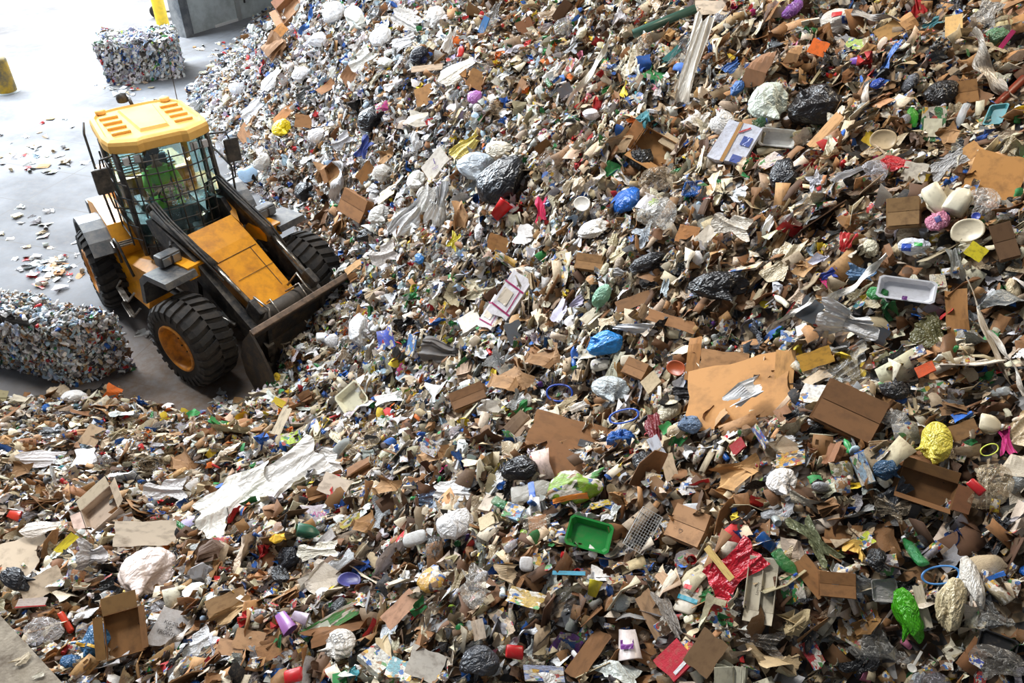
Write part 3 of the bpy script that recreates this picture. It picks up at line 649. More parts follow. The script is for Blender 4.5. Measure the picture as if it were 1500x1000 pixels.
def from_mb(m, r=None, crush=0.):
    V = np.array(m.v); 
    if crush and r is not None: V = V+np.stack([sines(V, 7, r) for _ in range(3)], 1)*crush
    return V, m.f
def s_bottle(r, n=12, prof=None):
    p = prof or [(0.001, -.5), (.11, -.5), (.135, -.47), (.14, -.3), (.128, -.22), (.14, -.14), (.14, .12), (.12, .24), (.06, .38), (.045, .41), (.045, .45)]
    m = MB(); m.lathe([(a, b) for a, b in p], n, 'y'); V, Fc = from_mb(m, r, .022); V[:, 2] *= r.uniform(.5, .95); return V, Fc
def s_bcap(r, n=12):
    m = MB(); m.lathe([(.052, .43), (.055, .44), (.055, .495), (.045, .5), (0.001, .5)], n, 'y'); return from_mb(m)
def s_jug(r, n=16):
    m = MB(); p = [(0.001, -.5), (.26, -.5), (.31, -.46), (.32, -.1), (.30, .08), (.2, .27), (.09, .38), (.08, .42)]
    m.lathe(p, n, 'y'); V = np.array(m.v); q = V[:, [0, 2]]; rad = np.linalg.norm(q, axis=1)+1e-9; g = np.minimum(1.25, 1/np.maximum(abs(q/rad[:, None]).max(1), .5)*.95); V[:, [0, 2]] = q*g[:, None]
    V[:, 2] *= .8; V += np.stack([sines(V, 5, r) for _ in range(3)], 1)*.02
    h = MB(); h.tube([(.16, .3, 0), (.30, .22, 0), (.36, .02, 0), (.31, -.12, 0)], .035, 8); n0 = len(V)
    return np.concatenate([V, np.array(h.v)]), list(m.f)+[tuple(i+n0 for i in f) for f in h.f]
def s_jcap(r, n=14):
    m = MB(); m.lathe([(.09, .40), (.095, .41), (.095, .48), (.08, .5), (0.001, .5)], n, 'y'); return from_mb(m)
def s_can(r, n=16):
    m = MB(); m.lathe([(0.001, -.47), (.2, -.47), (.22, -.5), (.27, -.45), (.27, .43), (.22, .5), (.2, .47), (0.001, .47)], n, 'y'); V, Fc = from_mb(m, r, .03); V[:, 2] *= r.uniform(.6, 1); return V, Fc
def s_cup(r, n=18):
    m = MB(); m.lathe([(0.001, -.46), (.27, -.46), (.28, -.5), (.40, .46), (.43, .5), (.40, .5), (.38, .44), (.255, -.40), (0.001, -.40)], n, 'y'); V, Fc = from_mb(m, r, .02); return V, Fc
def s_disc(r, n=22):
    m = MB(); m.lathe([(0.001, .0), (.38, .0), (.42, .035), (.48, .05), (.5, .035), (.47, .02), (.43, -.005), (.38, -.02), (0.001, -.02)], n); V, Fc = from_mb(m, r, .02); V = fold(V, r, 1, .35); return V, Fc
def s_tray(r, hgt=.22, w_=.62, t=.02):
    m = MB(); a, b = .5, w_/2; ai, bi = a-.07, b-.07
    def ring(x, y, z, c=.07): return [(x-c, -y, z), (x, -y+c, z), (x, y-c, z), (x-c, y, z), (-x+c, y, z), (-x, y-c, z), (-x, -y+c, z), (-x+c, -y, z)]
    rs = [ring(ai, bi, 0), ring(a, b, hgt), ring(a+.03, b+.03, hgt), ring(a+.03, b+.03, hgt-t), ring(a-.015, b-.015, hgt-t*1.5), ring(ai-.02, bi-.02, t)]
    rs = [rs[0], ring(a, b, hgt-.02), ring(a+.03, b+.03, hgt-.015), ring(a+.03, b+.03, hgt), ring(a-.01, b-.01, hgt), ring(ai-.015, bi-.015, t)]
    V = [p for q in rs for p in q]; n = 8
    Fc = [(i*n+k, i*n+(k+1) % n, (i+1)*n+(k+1) % n, (i+1)*n+k) for i in range(5) for k in range(n)]+[tuple(range(n-1, -1, -1)), tuple(range(5*n, 6*n))]
    V = np.array(V); V[:, 2] -= hgt/2; return V+np.stack([sines(V, 4, r) for _ in range(3)], 1)*.012, Fc
def s_carton(r, d=None):
    """closed packet with creased, slightly crushed walls"""
    w_ = r.uniform(.45, .75); h = d or r.uniform(.16, .34); bm = bmesh.new(); bmesh.ops.create_cube(bm, size=1)
    for v in bm.verts: v.co = Vector((v.co.x, v.co.y*w_, v.co.z*h))
    bmesh.ops.subdivide_edges(bm, edges=bm.edges[:], cuts=3, use_grid_fill=True); bm.verts.index_update()
    V = np.array([v.co[:] for v in bm.verts]); Fc = [[v.index for v in f.verts] for f in bm.faces]; bm.free()
    e = (abs(V[:, 0]) < .45)&(abs(V[:, 1]) < w_*.45); V[:, 2] *= np.where(e, .82, 1); V[:, 0] += V[:, 1]*r.uniform(-.15, .15)
    return V+np.stack([sines(V, 5, r) for _ in range(3)], 1)*.02, Fc
def s_openbox(r, hgt=.42, w_=.75):
    m = MB(); t = .012; a, b = .5, w_/2
    m.box((0, 0, -hgt/2), (1, w_, t))
    for sx in (-1, 1): m.box((sx*a, 0, 0), (t, w_, hgt))
    for sy in (-1, 1): m.box((0, sy*b, 0), (1, t, hgt))
    V, Fc = from_mb(m); V[:, 0] += V[:, 2]*r.uniform(-.25, .25); V[:, 1] += V[:, 2]*r.uniform(-.2, .2); return V, Fc
def s_cbox(r, hgt=.38, w_=.72):
    bm = bmesh.new(); bmesh.ops.create_cube(bm, size=1)
    for v in bm.verts: v.co = Vector((v.co.x, v.co.y*w_, v.co.z*hgt))
    bmesh.ops.subdivide_edges(bm, edges=bm.edges[:], cuts=4, use_grid_fill=True); bm.verts.index_update()
    V = np.array([v.co[:] for v in bm.verts]); Fc = [tuple(v.index for v in f.verts) for f in bm.faces]; bm.free()
    V[:, 0] += V[:, 2]*r.uniform(-.25, .25); V += np.stack([sines(V, 4, r) for _ in range(3)], 1)*.018
    V[:, 2] -= np.where((V[:, 2] > hgt*.4)&(abs(V[:, 0]) < .4)&(abs(V[:, 1]) < w_*.35), r.uniform(0, .06), 0)
    m = MB()
    for s in (-1, 1):
        an = r.uniform(.03, .35); m.box((0, s*(w_/4), hgt/2+.02+.12*an), (1.0, w_/2-.01, .012), Matrix.Rotation(s*an*.6, 3, 'X'))
    n = len(V); return np.concatenate([V, np.array(m.v)]), Fc+[tuple(i+n for i in f) for f in m.f]
def flap(r, side, hgt=.42, w_=.75):
    a, b = .5, w_/2; L = .3; an = r.uniform(.1, 1.1); m = MB(); t = .012
    if side in (0, 1):
        s = 1 if side else -1; m.box((s*(a+L/2*math.cos(an)), 0, hgt/2+L/2*math.sin(an)), (L, w_*.96, t), Matrix.Rotation(-s*an, 3, 'Y'))
    else:
        s = 1 if side == 3 else -1; m.box((0, s*(b+L/2*math.cos(an)), hgt/2+L/2*math.sin(an)), (.98, L, t), Matrix.Rotation(s*an, 3, 'X'))
    return from_mb(m)
def s_mag(r):
    m = MB()
    for k in range(4): m.box((r.uniform(-.02, .02), r.uniform(-.02, .02), k*.022), (1, .72, .014), Matrix.Rotation(r.uniform(-.05, .05), 3, 'Z'))
    V, Fc = from_mb(m); V[:, 2] += .06*np.sin(V[:, 0]*3+r.rand()*6); return V, Fc
def s_stick(r):
    m = MB(); m.box((0, 0, 0), (1, .12, .035), bev=.008); V, Fc = from_mb(m); V[:, 2] += .03*V[:, 0]**2; return V, Fc
def s_pipe(r):
    m = MB(); m.lathe([(.04, -.5), (.04, .5), (.032, .5), (.032, -.5)], 16, 'y'); V, Fc = from_mb(m); return V[:, [1, 0, 2]], Fc
def s_rope(r, wd_=.06):
    """film pulled out into a long pleated ribbon that twists and widens"""
    nx, ny = 44, 9; V, Fc = gridm(nx, ny); x, y = V[:, 0].copy(), V[:, 1].copy(); ph = r.rand()*6
    w_ = wd_*(.7+.9*np.clip(sines(np.stack([x*2, 0*x, 0*x], 1), 5, r)*.5+.5, 0, 1.4)); tw = 1.1*np.sin(x*7+ph)+.5
    pl = .25*wd_*np.sin(y*22+x*10+ph); yy = y*w_*2
    V = np.stack([x, .06*np.sin(x*5+ph)+.025*np.sin(x*13)+yy*np.cos(tw)-pl*np.sin(tw), .03*np.sin(x*9+ph)+yy*np.sin(tw)+pl*np.cos(tw)], 1)
    return V+np.stack([sines(V, 25, r) for _ in range(3)], 1)*.004, Fc
def s_drape(r, res=34):
    """a broad sheet of film thrown over the heap with a few long soft folds"""
    V, Fc = gridm(res, res); V = ragged(V, r, .16); x, y = V[:, 0].copy(), V[:, 1].copy(); q = np.stack([x*.35, y+.10*sines(V, 4, r), 0*x], 1)
    cr = lambda k: (1-np.minimum(abs(sines(q, k, r, 3)), 1))**2
    V[:, 1] *= .8+.2*np.cos(x*4+r.rand()*3); V[:, 2] = cr(5)*.10+cr(11)*.035+sines(V, 4, r)*.06+sines(V, 12, r)*.008; V = fold(V, r, 2, .35); return V, Fc
def s_clam(r): 
    V, Fc = s_tray(r, .2, .8, .012); return V, Fc
def s_wire(r):
    m = MB()
    for k in range(12):
        c = r.uniform(-.12, .12, 3); rd = r.uniform(.22, .42); a = r.uniform(.5, 1); ph = r.rand()*6
        m.tube([(c[0]+rd*math.cos(t), c[1]+rd*a*math.sin(t), c[2]*.5+.1*math.sin(2*t+ph)) for t in np.linspace(0, 6.28, 22)[:-1]], .008, 5, close=True)
    return from_mb(m)
def s_ring(r):
    m = MB(); m.tube([(.47*math.cos(t), .3*math.sin(t), .03*math.sin(3*t)) for t in np.linspace(0, 6.28, 28)[:-1]], .035, 8, close=True); return from_mb(m)
def s_basket(r):
    m = MB()
    for k in range(9): m.tube([(-.5, -.3+k*.075, 0), (.5, -.3+k*.075, 0)], .006, 4)
    for k in range(15): m.tube([(-.5+k/14, -.3, 0), (-.5+k/14, .3, 0)], .005, 4)
    m.tube([(-.5, -.3, 0), (.5, -.3, 0), (.5, .3, 0), (-.5, .3, 0)], .014, 6, close=True)
    for s in (-1, 1): m.tube([(-.5, s*.3, 0), (-.47, s*.27, -.16), (.47, s*.27, -.16), (.5, s*.3, 0)], .010, 5)
    return from_mb(m)
def s_bundle(r):
    Vs, Fs = [], []; n = 0
    for k in range(5):
        V, Fc = s_card(r, 5); V = V*[1, .8, 1]+[0, 0, k*.05-.1]; Vs.append(V); Fs += [tuple(i+n for i in f) for f in Fc]; n += len(V)
    return np.concatenate(Vs), Fs

# kind: (shape, material, flat shaded?, aspect of the drawn box)
SH = dict(paper=(s_paper, 'paper', 0), crumple=(s_crumple, 'paper', 0), card=(s_card, 'card', 0), flat=(s_flat, 'card', 0), box=(s_openbox, 'card', 0), cbox=(s_cbox, 'card', 0), bundle=(s_bundle, 'card', 0),
          bag=(s_bag, 'bag', 1), cbag=(s_bag, 'clear', 1), film=(s_film, 'bag', 1), drape=(s_drape, 'bag', 1), cfilm=(s_film, 'clear', 1), wrap=(s_wrapper, 'print', 1), pack=(s_bag, 'print', 1), carton=(s_carton, 'print', 0), pbox=(s_carton, 'paper', 0),
          pcard=(s_flat, 'print', 0), bottle=(s_bottle, 'pet', 1), pbottle=(s_bottle, 'plastic', 1), jug=(s_jug, 'plastic', 1), can=(s_can, 'plastic', 1), cup=(s_cup, 'plastic', 1), disc=(s_disc, 'plastic', 1), tray=(s_tray, 'plastic', 0),
          clam=(s_clam, 'pet', 0), chunk=(s_chunk, 'paper', 1), mag=(s_mag, 'print', 0), stick=(s_stick, 'card', 0), pipe=(s_pipe, 'plastic', 1), rope=(s_rope, 'bag', 1), rag=(s_film, 'paper', 1), wire=(s_wire, 'plastic', 1), ring=(s_ring, 'plastic', 1), basket=(s_basket, 'plastic', 0), kraft=(s_crumple, 'card', 0))
VARN = dict(paper=8, crumple=8, card=10, bag=8, cbag=6, film=8, drape=5, rope=5, cfilm=5, wrap=8, carton=6, rag=4)
_lib = {}
RAW = {}
def variant(kind, i=None, hero=False):
    n = VARN.get(kind, 3); i = RG.randint(n) if i is None else i % n; key = (kind, i)
    if key not in _lib:
        fn, mt, sm = SH[kind]; r = np.random.RandomState(100+i*17+sum(map(ord, kind))); V, Fc = fn(r); V = np.asarray(V)
        ctr = (V.max(0)+V.min(0))/2; V = V-ctr; ex = V.max(0)-V.min(0); RAW[key] = (ctr, np.array([ex[0], ex[1], max(ex[0], ex[1])]))
        V[:, 0] /= ex[0]; V[:, 1] /= ex[1]; V[:, 2] /= max(ex[0], ex[1])      # footprint exactly 1 x 1
        _lib[key] = (mesh(kind+'_shape', V, Fc, objmat(mt), bool(sm)), (ex/max(ex[0], ex[1])), V, Fc)
    return _lib[key]
def basis(n, ang, to_cam=.0, pos=None):
    """axes of a piece lying on a slope with normal n, its length seen at angle ang"""
    if to_cam:
        v = CAMP-pos; v = v/np.linalg.norm(v); n = n*(1-to_cam)+v*to_cam
    n = n/np.linalg.norm(n); d = _R*math.cos(ang)+_U*math.sin(ang); u = d-n*(d@n); u /= np.linalg.norm(u); return u, np.cross(n, u), n
def mat4(u, v, n, p, s):
    return Matrix(((u[0]*s[0], v[0]*s[1], n[0]*s[2], p[0]), (u[1]*s[0], v[1]*s[1], n[1]*s[2], p[1]), (u[2]*s[0], v[2]*s[1], n[2]*s[2], p[2]), (0, 0, 0, 1)))

def lay(NNi, px, py, r, k):
    """most pieces lie shingled along the way the heap was pushed; some lie any way"""
    th = .75+.55*math.sin(px*.006+py*.004+1.)+.4*math.sin(px*.017-py*.013)
    if r.rand() < .68:
        ang = th+r.randn()*.3; u, v, n = basis(NNi, ang); a = r.randn()*k*1.15+.35; n2 = n*math.cos(a)+v*math.sin(a); n2 = n2+u*r.randn()*.2; n2 /= np.linalg.norm(n2)
        if n2@NNi > .05: return basis(n2, ang)
    n = NNi+r.randn(3)*k; n /= np.linalg.norm(n)
    if n@NNi < .15: n = NNi
    return basis(n, r.rand()*6.283)
# ---------------------------------------------------------------- the pieces one can pick out: shape|name|category|x,y,width,height,angle in the view|colour|label|short name
HEROES = """bag|plastic_bag|bag|562,58,34,28,20|234,236,240|rounded white bag uphill of the black and blue sack|rounded white bag
drape|plastic_film|film|596,30,48,34,-30|238,238,236|wide white film near the top edge of the white slope|wide top white film
bag|plastic_bag|bag|640,28,34,28,50|240,238,236|white bag with pink scrap at the top edge|white top-edge bag
drape|plastic_film|film|592,66,40,24,15|226,228,232|rumpled white film above the narrow cardboard strip|rumpled film above the strip
bag|plastic_bag|bag|444,112,28,22,0|236,238,242|white bag below the fluted cardboard stack|white bag under the stack
drape|plastic_film|film|400,118,42,22,40|240,242,246|bright white film below the fluted cardboard stack|bright film under the stack
bag|plastic_bag|bag|388,236,28,26,30|214,212,206|soft clear-white bag beside the pale blue tub|soft bag by the tub
drape|plastic_film|film|372,160,44,22,25|240,242,246|white film sheet at the heap edge behind the loader roof|white heap-edge film
bag|plastic_bag|bag|352,130,24,20,0|228,232,240|pale bag at the upper heap edge|pale upper-edge bag
drape|plastic_film|film|534,92,44,24,40|232,232,228|white film between two cardboard flaps and wooden slat|film by the cardboard flap
bag|plastic_bag|bag|470,62,28,24,-20|226,230,238|bluish white bag right of the fluted stack|bluish white bag
bag|plastic_bag|bag|614,268,30,26,20|232,230,224|white bag below the purple-printed sack|white bag under the printed sack
drape|plastic_film|film|628,290,44,26,60|226,224,218|white film hanging below the purple-printed sack|film under the printed sack
bag|plastic_bag|bag|470,200,26,22,10|236,236,238|white bag right of the bright yellow bag|white bag by the yellow one
drape|plastic_film|film|505,208,36,20,30|226,226,232|pale film left of the blue cloth jacket|pale film by the jacket
film|plastic_film|film|660,60,46,20,70|236,234,230|upright white film beside the small red bottle|upright white film
kraft|brown_paper_bag|paper bag|478,318,36,26,30|120,86,56|dark kraft paper in the hollow behind the bucket|dark kraft in the hollow
box|cardboard_box|box|495,250,24,22,20|150,108,66|little opened carton above the hollow|little opened carton
bag|refuse_sack|bag|540,345,26,20,0|34,32,34|black scrap sack in the hollow behind the bucket|black sack in the hollow
bag|plastic_bag|bag|416,190,30,26,20|240,214,20|knotted bright yellow plastic bag beside bent cardboard on the upper slope|knotted bright yellow bag
bag|refuse_sack|bag|548,178,40,36,0|30,30,34|round black refuse sack under the purple-dotted scrap|round black sack
pbottle|bucket|bucket|366,256,30,24,10|150,178,204|pale blue plastic tub lying by the heap edge near the loader roof|pale blue tub
card|cardboard_piece|cardboard|482,128,34,16,42|158,112,74|narrow brown cardboard strip sticking out above the round black sack|narrow cardboard strip
card|cardboard_piece|cardboard|516,112,28,22,35|150,106,70|brown cardboard flap folded over beside the narrow strip|folded cardboard flap
flat|cardboard_piece|cardboard|624,144,28,34,10|166,120,70|upright brown cardboard panel leaning by layered boards|leaning brown panel
drape|plastic_sheet|sheet|672,108,62,32,20|226,220,206|broad off-white plastic sheet spread beside a round cardboard|broad off-white sheet
flat|cardboard_piece|cardboard|701,118,28,26,60|160,116,68|rounded brown cardboard lying against the off-white sheet|rounded brown cardboard
stick|wooden_slat|wood|630,104,46,9,-3|214,190,164|pale wooden slat lying flat under the black and blue sack|pale wooden slat
bag|refuse_sack|bag|617,84,28,26,0|30,34,48|small black and blue sack above the pale wooden slat|black and blue sack
bag|plastic_bag|bag|700,145,22,19,10|190,120,200|crumpled lilac plastic bag right of the rounded cardboard|crumpled lilac bag
wrap|food_wrapper|wrapper|565,161,20,13,10|214,60,150|magenta dotted wrapper tucked over the round black sack|magenta dotted wrapper
rag|cloth_jacket|clothing|538,218,38,24,50|46,66,140|blue cloth jacket bundled beside a ball of brown paper|blue cloth jacket
kraft|brown_paper_bag|paper bag|568,231,28,28,0|176,136,92|scrunched brown paper ball below the blue cloth jacket|brown paper ball
film|plastic_sheet|sheet|686,217,54,30,35|222,204,110|long yellow film sheet curling uphill of the purple-printed sack|curling yellow film
pbox|printed_sack|sack|642,243,46,26,40|222,216,206|flat off-white sack with purple print|purple-printed sack
bag|plastic_bag|bag|700,250,60,46,-10|196,208,220|big pale blue-grey plastic bag above the large black sack|big pale blue-grey bag
bag|plastic_bag|bag|737,223,44,30,-20|226,218,198|smooth cream plastic bag above the pale blue-grey bag|smooth cream bag
rope|plastic_film|film|506,268,62,22,92|222,222,224|white film hanging down like a sock by brown cardboard|hanging white film
kraft|brown_paper_bag|paper bag|484,257,30,42,70|168,128,88|tall crumpled kraft bag beside the hanging white film|tall kraft bag
cbox|cardboard_box|box|527,304,42,36,-25|150,104,62|closed-up brown carton in the hollow below the hanging film|carton in the hollow
flat|cardboard_piece|cardboard|538,252,34,18,40|138,92,42|dark tan cardboard above the hollow in the slope|dark tan cardboard
bag|refuse_sack|bag|452,282,26,28,10|30,30,32|small black sack near the loader arm at the heap foot|small black sack by the arm
box|cardboard_box|box|430,18,40,26,30|158,116,80|torn brown carton gaping at the top edge of the heap|gaping torn carton
bundle|cardboard_bundle|cardboard|408,72,36,34,40|150,112,78|fluted stack of bent cardboard under the gaping carton|fluted cardboard stack
card|cardboard_piece|cardboard|412,50,28,16,40|190,130,66|orange-tan cardboard strip below the gaping carton|orange-tan strip
rope|plastic_strap|strap|457,36,42,9,50|52,110,190|blue plastic strap slanting beside white bags|blue plastic strap
bag|plastic_bag|bag|487,22,32,40,80|236,238,242|bright white plastic bag beside the blue strap|bright white bag
bag|plastic_bag|bag|524,34,34,34,30|232,234,226|white plastic bag with a limp neck at the heap top|limp-necked white bag
flat|cardboard_piece|cardboard|450,178,34,20,-8|164,118,74|brown cardboard lying beside the bright yellow bag|cardboard by the yellow bag
card|cardboard_piece|cardboard|418,168,42,14,32|206,150,104|orange-brown long cardboard above the bright yellow bag|long orange-brown cardboard
card|cardboard_piece|cardboard|363,198,22,24,-40|166,120,80|curled cardboard at the heap edge by the loader mirror|curled cardboard
paper|folded_paper|paper|612,176,40,26,-10|224,216,200|folded cream paper sheet below the leaning brown panel|folded cream paper
pbottle|detergent_bottle|bottle|678,78,17,10,80|200,40,30|small red bottle standing in the white upper slope|small red bottle
pbox|foam_box|box|711,40,28,10,65|60,120,180|narrow blue sponge block beside clear film|narrow blue block
cfilm|clear_film|film|722,30,62,20,75|210,214,220|tall strip of clear film over the narrow blue block|tall clear film
bag|refuse_sack|bag|622,90,14,12,0|26,40,90|tiny dark blue sack beside the wooden slat|tiny dark blue sack
pipe|plastic_pipe|pipe|974,38,98,9,14|64,104,92|long grey-green plastic pipe poking out near the top of the heap|long green pipe
card|plastic_board|board|985,82,32,10,40|40,112,110|short teal plastic board below the long green pipe|short teal board
drape|plastic_film|film|1010,112,184,34,73|226,220,208|very long white film strand hanging down from the cream sheet|very long white strand
cfilm|clear_film|film|1004,72,58,28,70|206,214,222|clear knotted film beside the very long white strand|clear knotted film
rope|plastic_strand|strand|868,112,120,12,60|220,214,202|thin white film strand running down the centre slope|thin white strand
flat|plastic_sheet|sheet|1046,14,58,22,-12|224,206,184|cream board at the top edge beside red film|cream board at the top
wrap|food_wrapper|wrapper|1084,8,22,14,20|190,50,40|red film scrap on the cream top board|red film scrap
flat|cardboard_piece|cardboard|771,42,26,24,20|126,82,50|round brown cardboard on the centre top slope|round top cardboard
flat|foam_slab|slab|831,135,22,16,20|72,68,70|dark grey slab on the upper centre slope|dark grey slab
film|plastic_film|film|1074,100,30,18,30|54,100,170|crinkled blue film near the very long white strand|crinkled blue film
bag|plastic_bag|bag|1086,134,28,16,15|60,110,176|lumpy blue bag beneath the crinkled blue film|lumpy blue bag
wrap|food_wrapper|wrapper|838,98,22,12,65|180,30,34|dark red wrapper beside the thin white strand|dark red wrapper
pbox|taped_box|box|1078,216,54,66,-28|214,218,232|white shipping box with blue stamps and brown tape|white taped box
box|cardboard_box|box|962,222,62,44,-35|172,124,72|opened brown box with the black knotted bag in front|opened brown box
kraft|brown_paper_bag|paper bag|908,212,44,38,25|176,146,110|wide crumpled kraft sheet beside the opened brown box|wide kraft sheet
pbox|cardboard_box|box|983,212,26,20,-40|206,182,146|small cream box beside the opened brown box|small cream box
bag|refuse_sack|bag|940,236,36,36,0|24,24,24|black knotted bag with a hole showing its contents|black knotted bag
cbag|clear_bag|bag|966,272,56,46,-10|176,156,130|see-through bag over tan waste below the black knotted bag|tan see-through bag
bag|refuse_sack|bag|1196,158,78,64,-15|38,34,34|large shiny black refuse sack on the upper slope|large shiny black sack
bag|plastic_bag|bag|1128,160,62,62,0|196,204,190|greenish-white swollen bag with a green bottle inside|swollen greenish bag
bottle|drink_bottle|bottle|1114,184,22,16,10|40,90,50|green bottle pressed against the swollen greenish bag|bottle in the greenish bag
tray|food_tray|tray|1138,204,54,28,-8|222,222,218|white plastic tray below the large shiny black sack|white tray by the sack
bag|plastic_bag|bag|1060,182,38,42,20|220,216,210|milky plastic bag between white strand and greenish bag|milky bag
film|plastic_film|film|1026,178,30,42,60|222,216,208|rumpled white film left over beside the milky bag|rumpled white film
bag|plastic_bag|bag|1160,18,38,20,40|140,84,170|glossy purple bag by the top edge|glossy purple bag
bag|printed_bag|bag|1228,40,50,36,-15|224,218,208|white carrier bag with red and blue print|red-printed white bag
flat|plastic_sheet|board|1197,76,26,24,-30|232,110,36|vivid orange board on the upper slope|vivid orange board
pcard|leaflet|leaflet|1254,72,28,18,-35|170,196,90|green and white leaflet beside orange board|green-white leaflet
rope|plastic_film|film|1290,36,88,16,-28|190,186,182|grey film arching over dark cardboard near the top|arching grey film
flat|cardboard_piece|cardboard|1304,48,44,24,20|190,146,86|light tan cardboard beneath the arching grey film|light tan cardboard
card|cardboard_piece|cardboard|1330,40,26,26,-60|176,132,84|tan cardboard corner right of the arching film|tan cardboard corner
pbox|cardboard_box|box|1397,45,28,30,-10|208,166,102|yellowish tan block near the grey-beige film|yellowish tan block
drape|plastic_film|film|1446,24,40,42,60|168,160,150|grey-beige film fanned out near the top corner|grey-beige fanned film
bag|plastic_bag|bag|1458,60,38,30,0|88,128,92|dull green plastic bag with a magenta stick|dull green bag
stick|plastic_stick|stick|1468,68,40,7,52|176,30,96|magenta stick lying over the dull green bag|magenta stick
rag|cloth_rag|rag|1368,40,30,16,15|36,104,112|dark teal rag among tan cardboard|dark teal rag
bag|plastic_bag|bag|1287,130,24,13,0|30,70,170|small vivid blue bag below brown cardboard|small vivid blue bag
bag|refuse_sack|bag|1378,142,34,56,-80|36,32,30|tall black sack beside a brown box on the upper slope|tall black sack
cbox|cardboard_box|box|1413,142,36,34,0|158,114,66|brown box tight against the tall black sack|box by the tall sack
rope|plastic_film|film|1442,110,120,34,-65|176,164,148|long beige film hanging down past the brown box|long beige hanging film
pipe|metal_pipe|pipe|1478,140,62,12,40|132,52,30|rust red pipe at the edge of the picture|rust red pipe
tray|food_tray|tray|1462,176,32,30,80|64,128,134|teal plastic tray under the rust red pipe|teal tray
carton|food_carton|carton|1364,186,38,54,-8|44,120,64|green and white printed carton standing upright|upright green carton
bottle|drink_bottle|bottle|1334,175,30,18,80|70,180,50|bright green bottle beside the upright green carton|bright green bottle
drape|plastic_film|film|1312,243,46,26,-15|186,24,32|glossy red film sheet above a cream panel|glossy red film
flat|plastic_sheet|board|1340,255,36,30,-20|214,204,186|cream panel with small holes below the glossy red film|cream holed panel
cbag|clear_bag|bag|1281,257,40,34,-15|206,204,210|bubble-like clear bag left of the glossy red film|bubble-like clear bag
drape|plastic_film|film|1390,246,62,28,18|156,152,148|smoky grey film beside the big tan cardboard|smoky grey film
flat|cardboard_box|cardboard|1458,264,84,74,-30|184,132,72|big creased tan cardboard sheet by the heap edge|big creased tan cardboard
flat|cardboard_piece|cardboard|1418,230,46,24,20|176,128,72|tan cardboard flap above the big creased sheet|flap above the creased cardboard
jug|plastic_jug|jug|1372,300,48,34,-60|224,214,186|milky cream jug leaning beside its twin|leaning milky jug
jug|plastic_jug|jug|1406,302,44,36,60|220,212,188|milky cream jug against the clear white bag|second milky jug
cbag|clear_bag|bag|1440,305,48,50,-40|214,208,200|clear white bag with a blue cap below it|clear bag by the jugs
disc|lid|lid|1431,323,14,11,0|40,60,150|blue cap lying between jug and cream disc|blue cap
disc|plate|plate|1419,340,52,34,0|220,206,176|big round cream plate below the milky jugs|round cream plate
cbox|cardboard_box|box|1325,316,50,42,-5|150,116,74|brown box closed with a black tape stripe|black-taped box
bag|plastic_bag|bag|1376,328,38,30,10|212,134,160|pink and white printed bag beside the black-taped box|pink-white bag
bag|plastic_bag|bag|1342,364,48,26,-10|220,224,232|white bag printed blue and green in the middle slope|blue-green printed bag
flat|plastic_sheet|sheet|1430,371,28,24,-35|228,208,40|bright yellow sheet under the round cream plate|bright yellow sheet
cbox|cardboard_box|box|1471,357,34,54,10|112,82,54|dark brown box standing near the picture edge|standing dark box
bag|refuse_sack|bag|1154,264,50,40,45|30,30,34|glistening black bag below the white taped box|glistening black bag
film|plastic_sheet|sheet|1197,270,26,28,20|208,208,216|pale lilac translucent sheet right of the glistening black bag|pale lilac sheet
pcard|leaflet|leaflet|1127,241,36,18,38|222,206,200|white leaflet with red marks under the white taped box|red-marked leaflet
disc|plate|plate|1293,208,30,40,80|200,178,142|round beige paper plate among brown cardboard|round beige plate
card|cardboard_piece|cardboard|1214,197,66,15,28|188,142,92|long tan cardboard strip beneath the shiny black sack|long tan strip
kraft|brown_paper_bag|paper bag|1390,208,34,38,0|146,108,66|dark kraft bag below the upright green carton|dark kraft bag
paper|folded_paper|paper|1202,384,20,26,-40|214,212,226|pale lilac card standing up in the middle slope|standing lilac card
bag|refuse_sack|bag|1056,424,92,46,-4|24,22,24|wide black refuse sack stretched across the middle slope|wide black sack
bag|refuse_sack|bag|952,388,58,26,10|26,24,28|flat black sack under the silvery clear bag|flat black sack
bag|refuse_sack|bag|744,272,82,54,25|28,28,32|large black sack spread below the pale blue-grey bag|large spread black sack
cup|lid|lid|738,310,30,22,45|214,24,30|red oval pot standing out on the white slope|red oval pot
rag|cloth_rag|rag|797,309,42,22,95|214,36,90|deep pink cloth hanging on the slope|deep pink cloth
kraft|brown_paper_bag|paper bag|679,318,46,30,85|196,152,108|upright light kraft bag between white film sheets|upright kraft bag
film|plastic_film|film|604,318,78,40,45|214,214,214|wide white film sheet gathered over dark boards|wide gathered white film
film|plastic_film|film|651,308,80,24,78|218,220,222|narrow white film sheet beside the upright kraft bag|narrow white film
bag|plastic_bag|bag|560,317,34,28,20|224,222,216|small round white bag above the hollow|small round white bag
bag|plastic_bag|bag|564,254,28,26,0|228,224,216|puffy white bag uphill of the gathered film|puffy white bag
film|plastic_film|film|668,355,30,18,70|206,190,40|mustard yellow film scrap under the upright kraft bag|mustard film scrap
drape|plastic_film|film|568,376,48,32,20|226,220,216|white and pinkish film on the lower white slope|white-pinkish film
bag|plastic_bag|bag|619,382,18,16,0|40,120,190|small sky blue bag on the lower white slope|small sky blue bag
paper|folded_paper|paper|776,346,34,34,-15|230,226,222|stiff white paper sheet below the deep pink cloth|stiff white paper
card|cardboard_piece|cardboard|734,358,36,26,-20|164,116,66|broken cardboard left of the stiff white paper|broken cardboard
wrap|food_wrapper|wrapper|744,382,42,15,-28|206,160,60|mustard striped wrapper below the broken cardboard|mustard striped wrapper
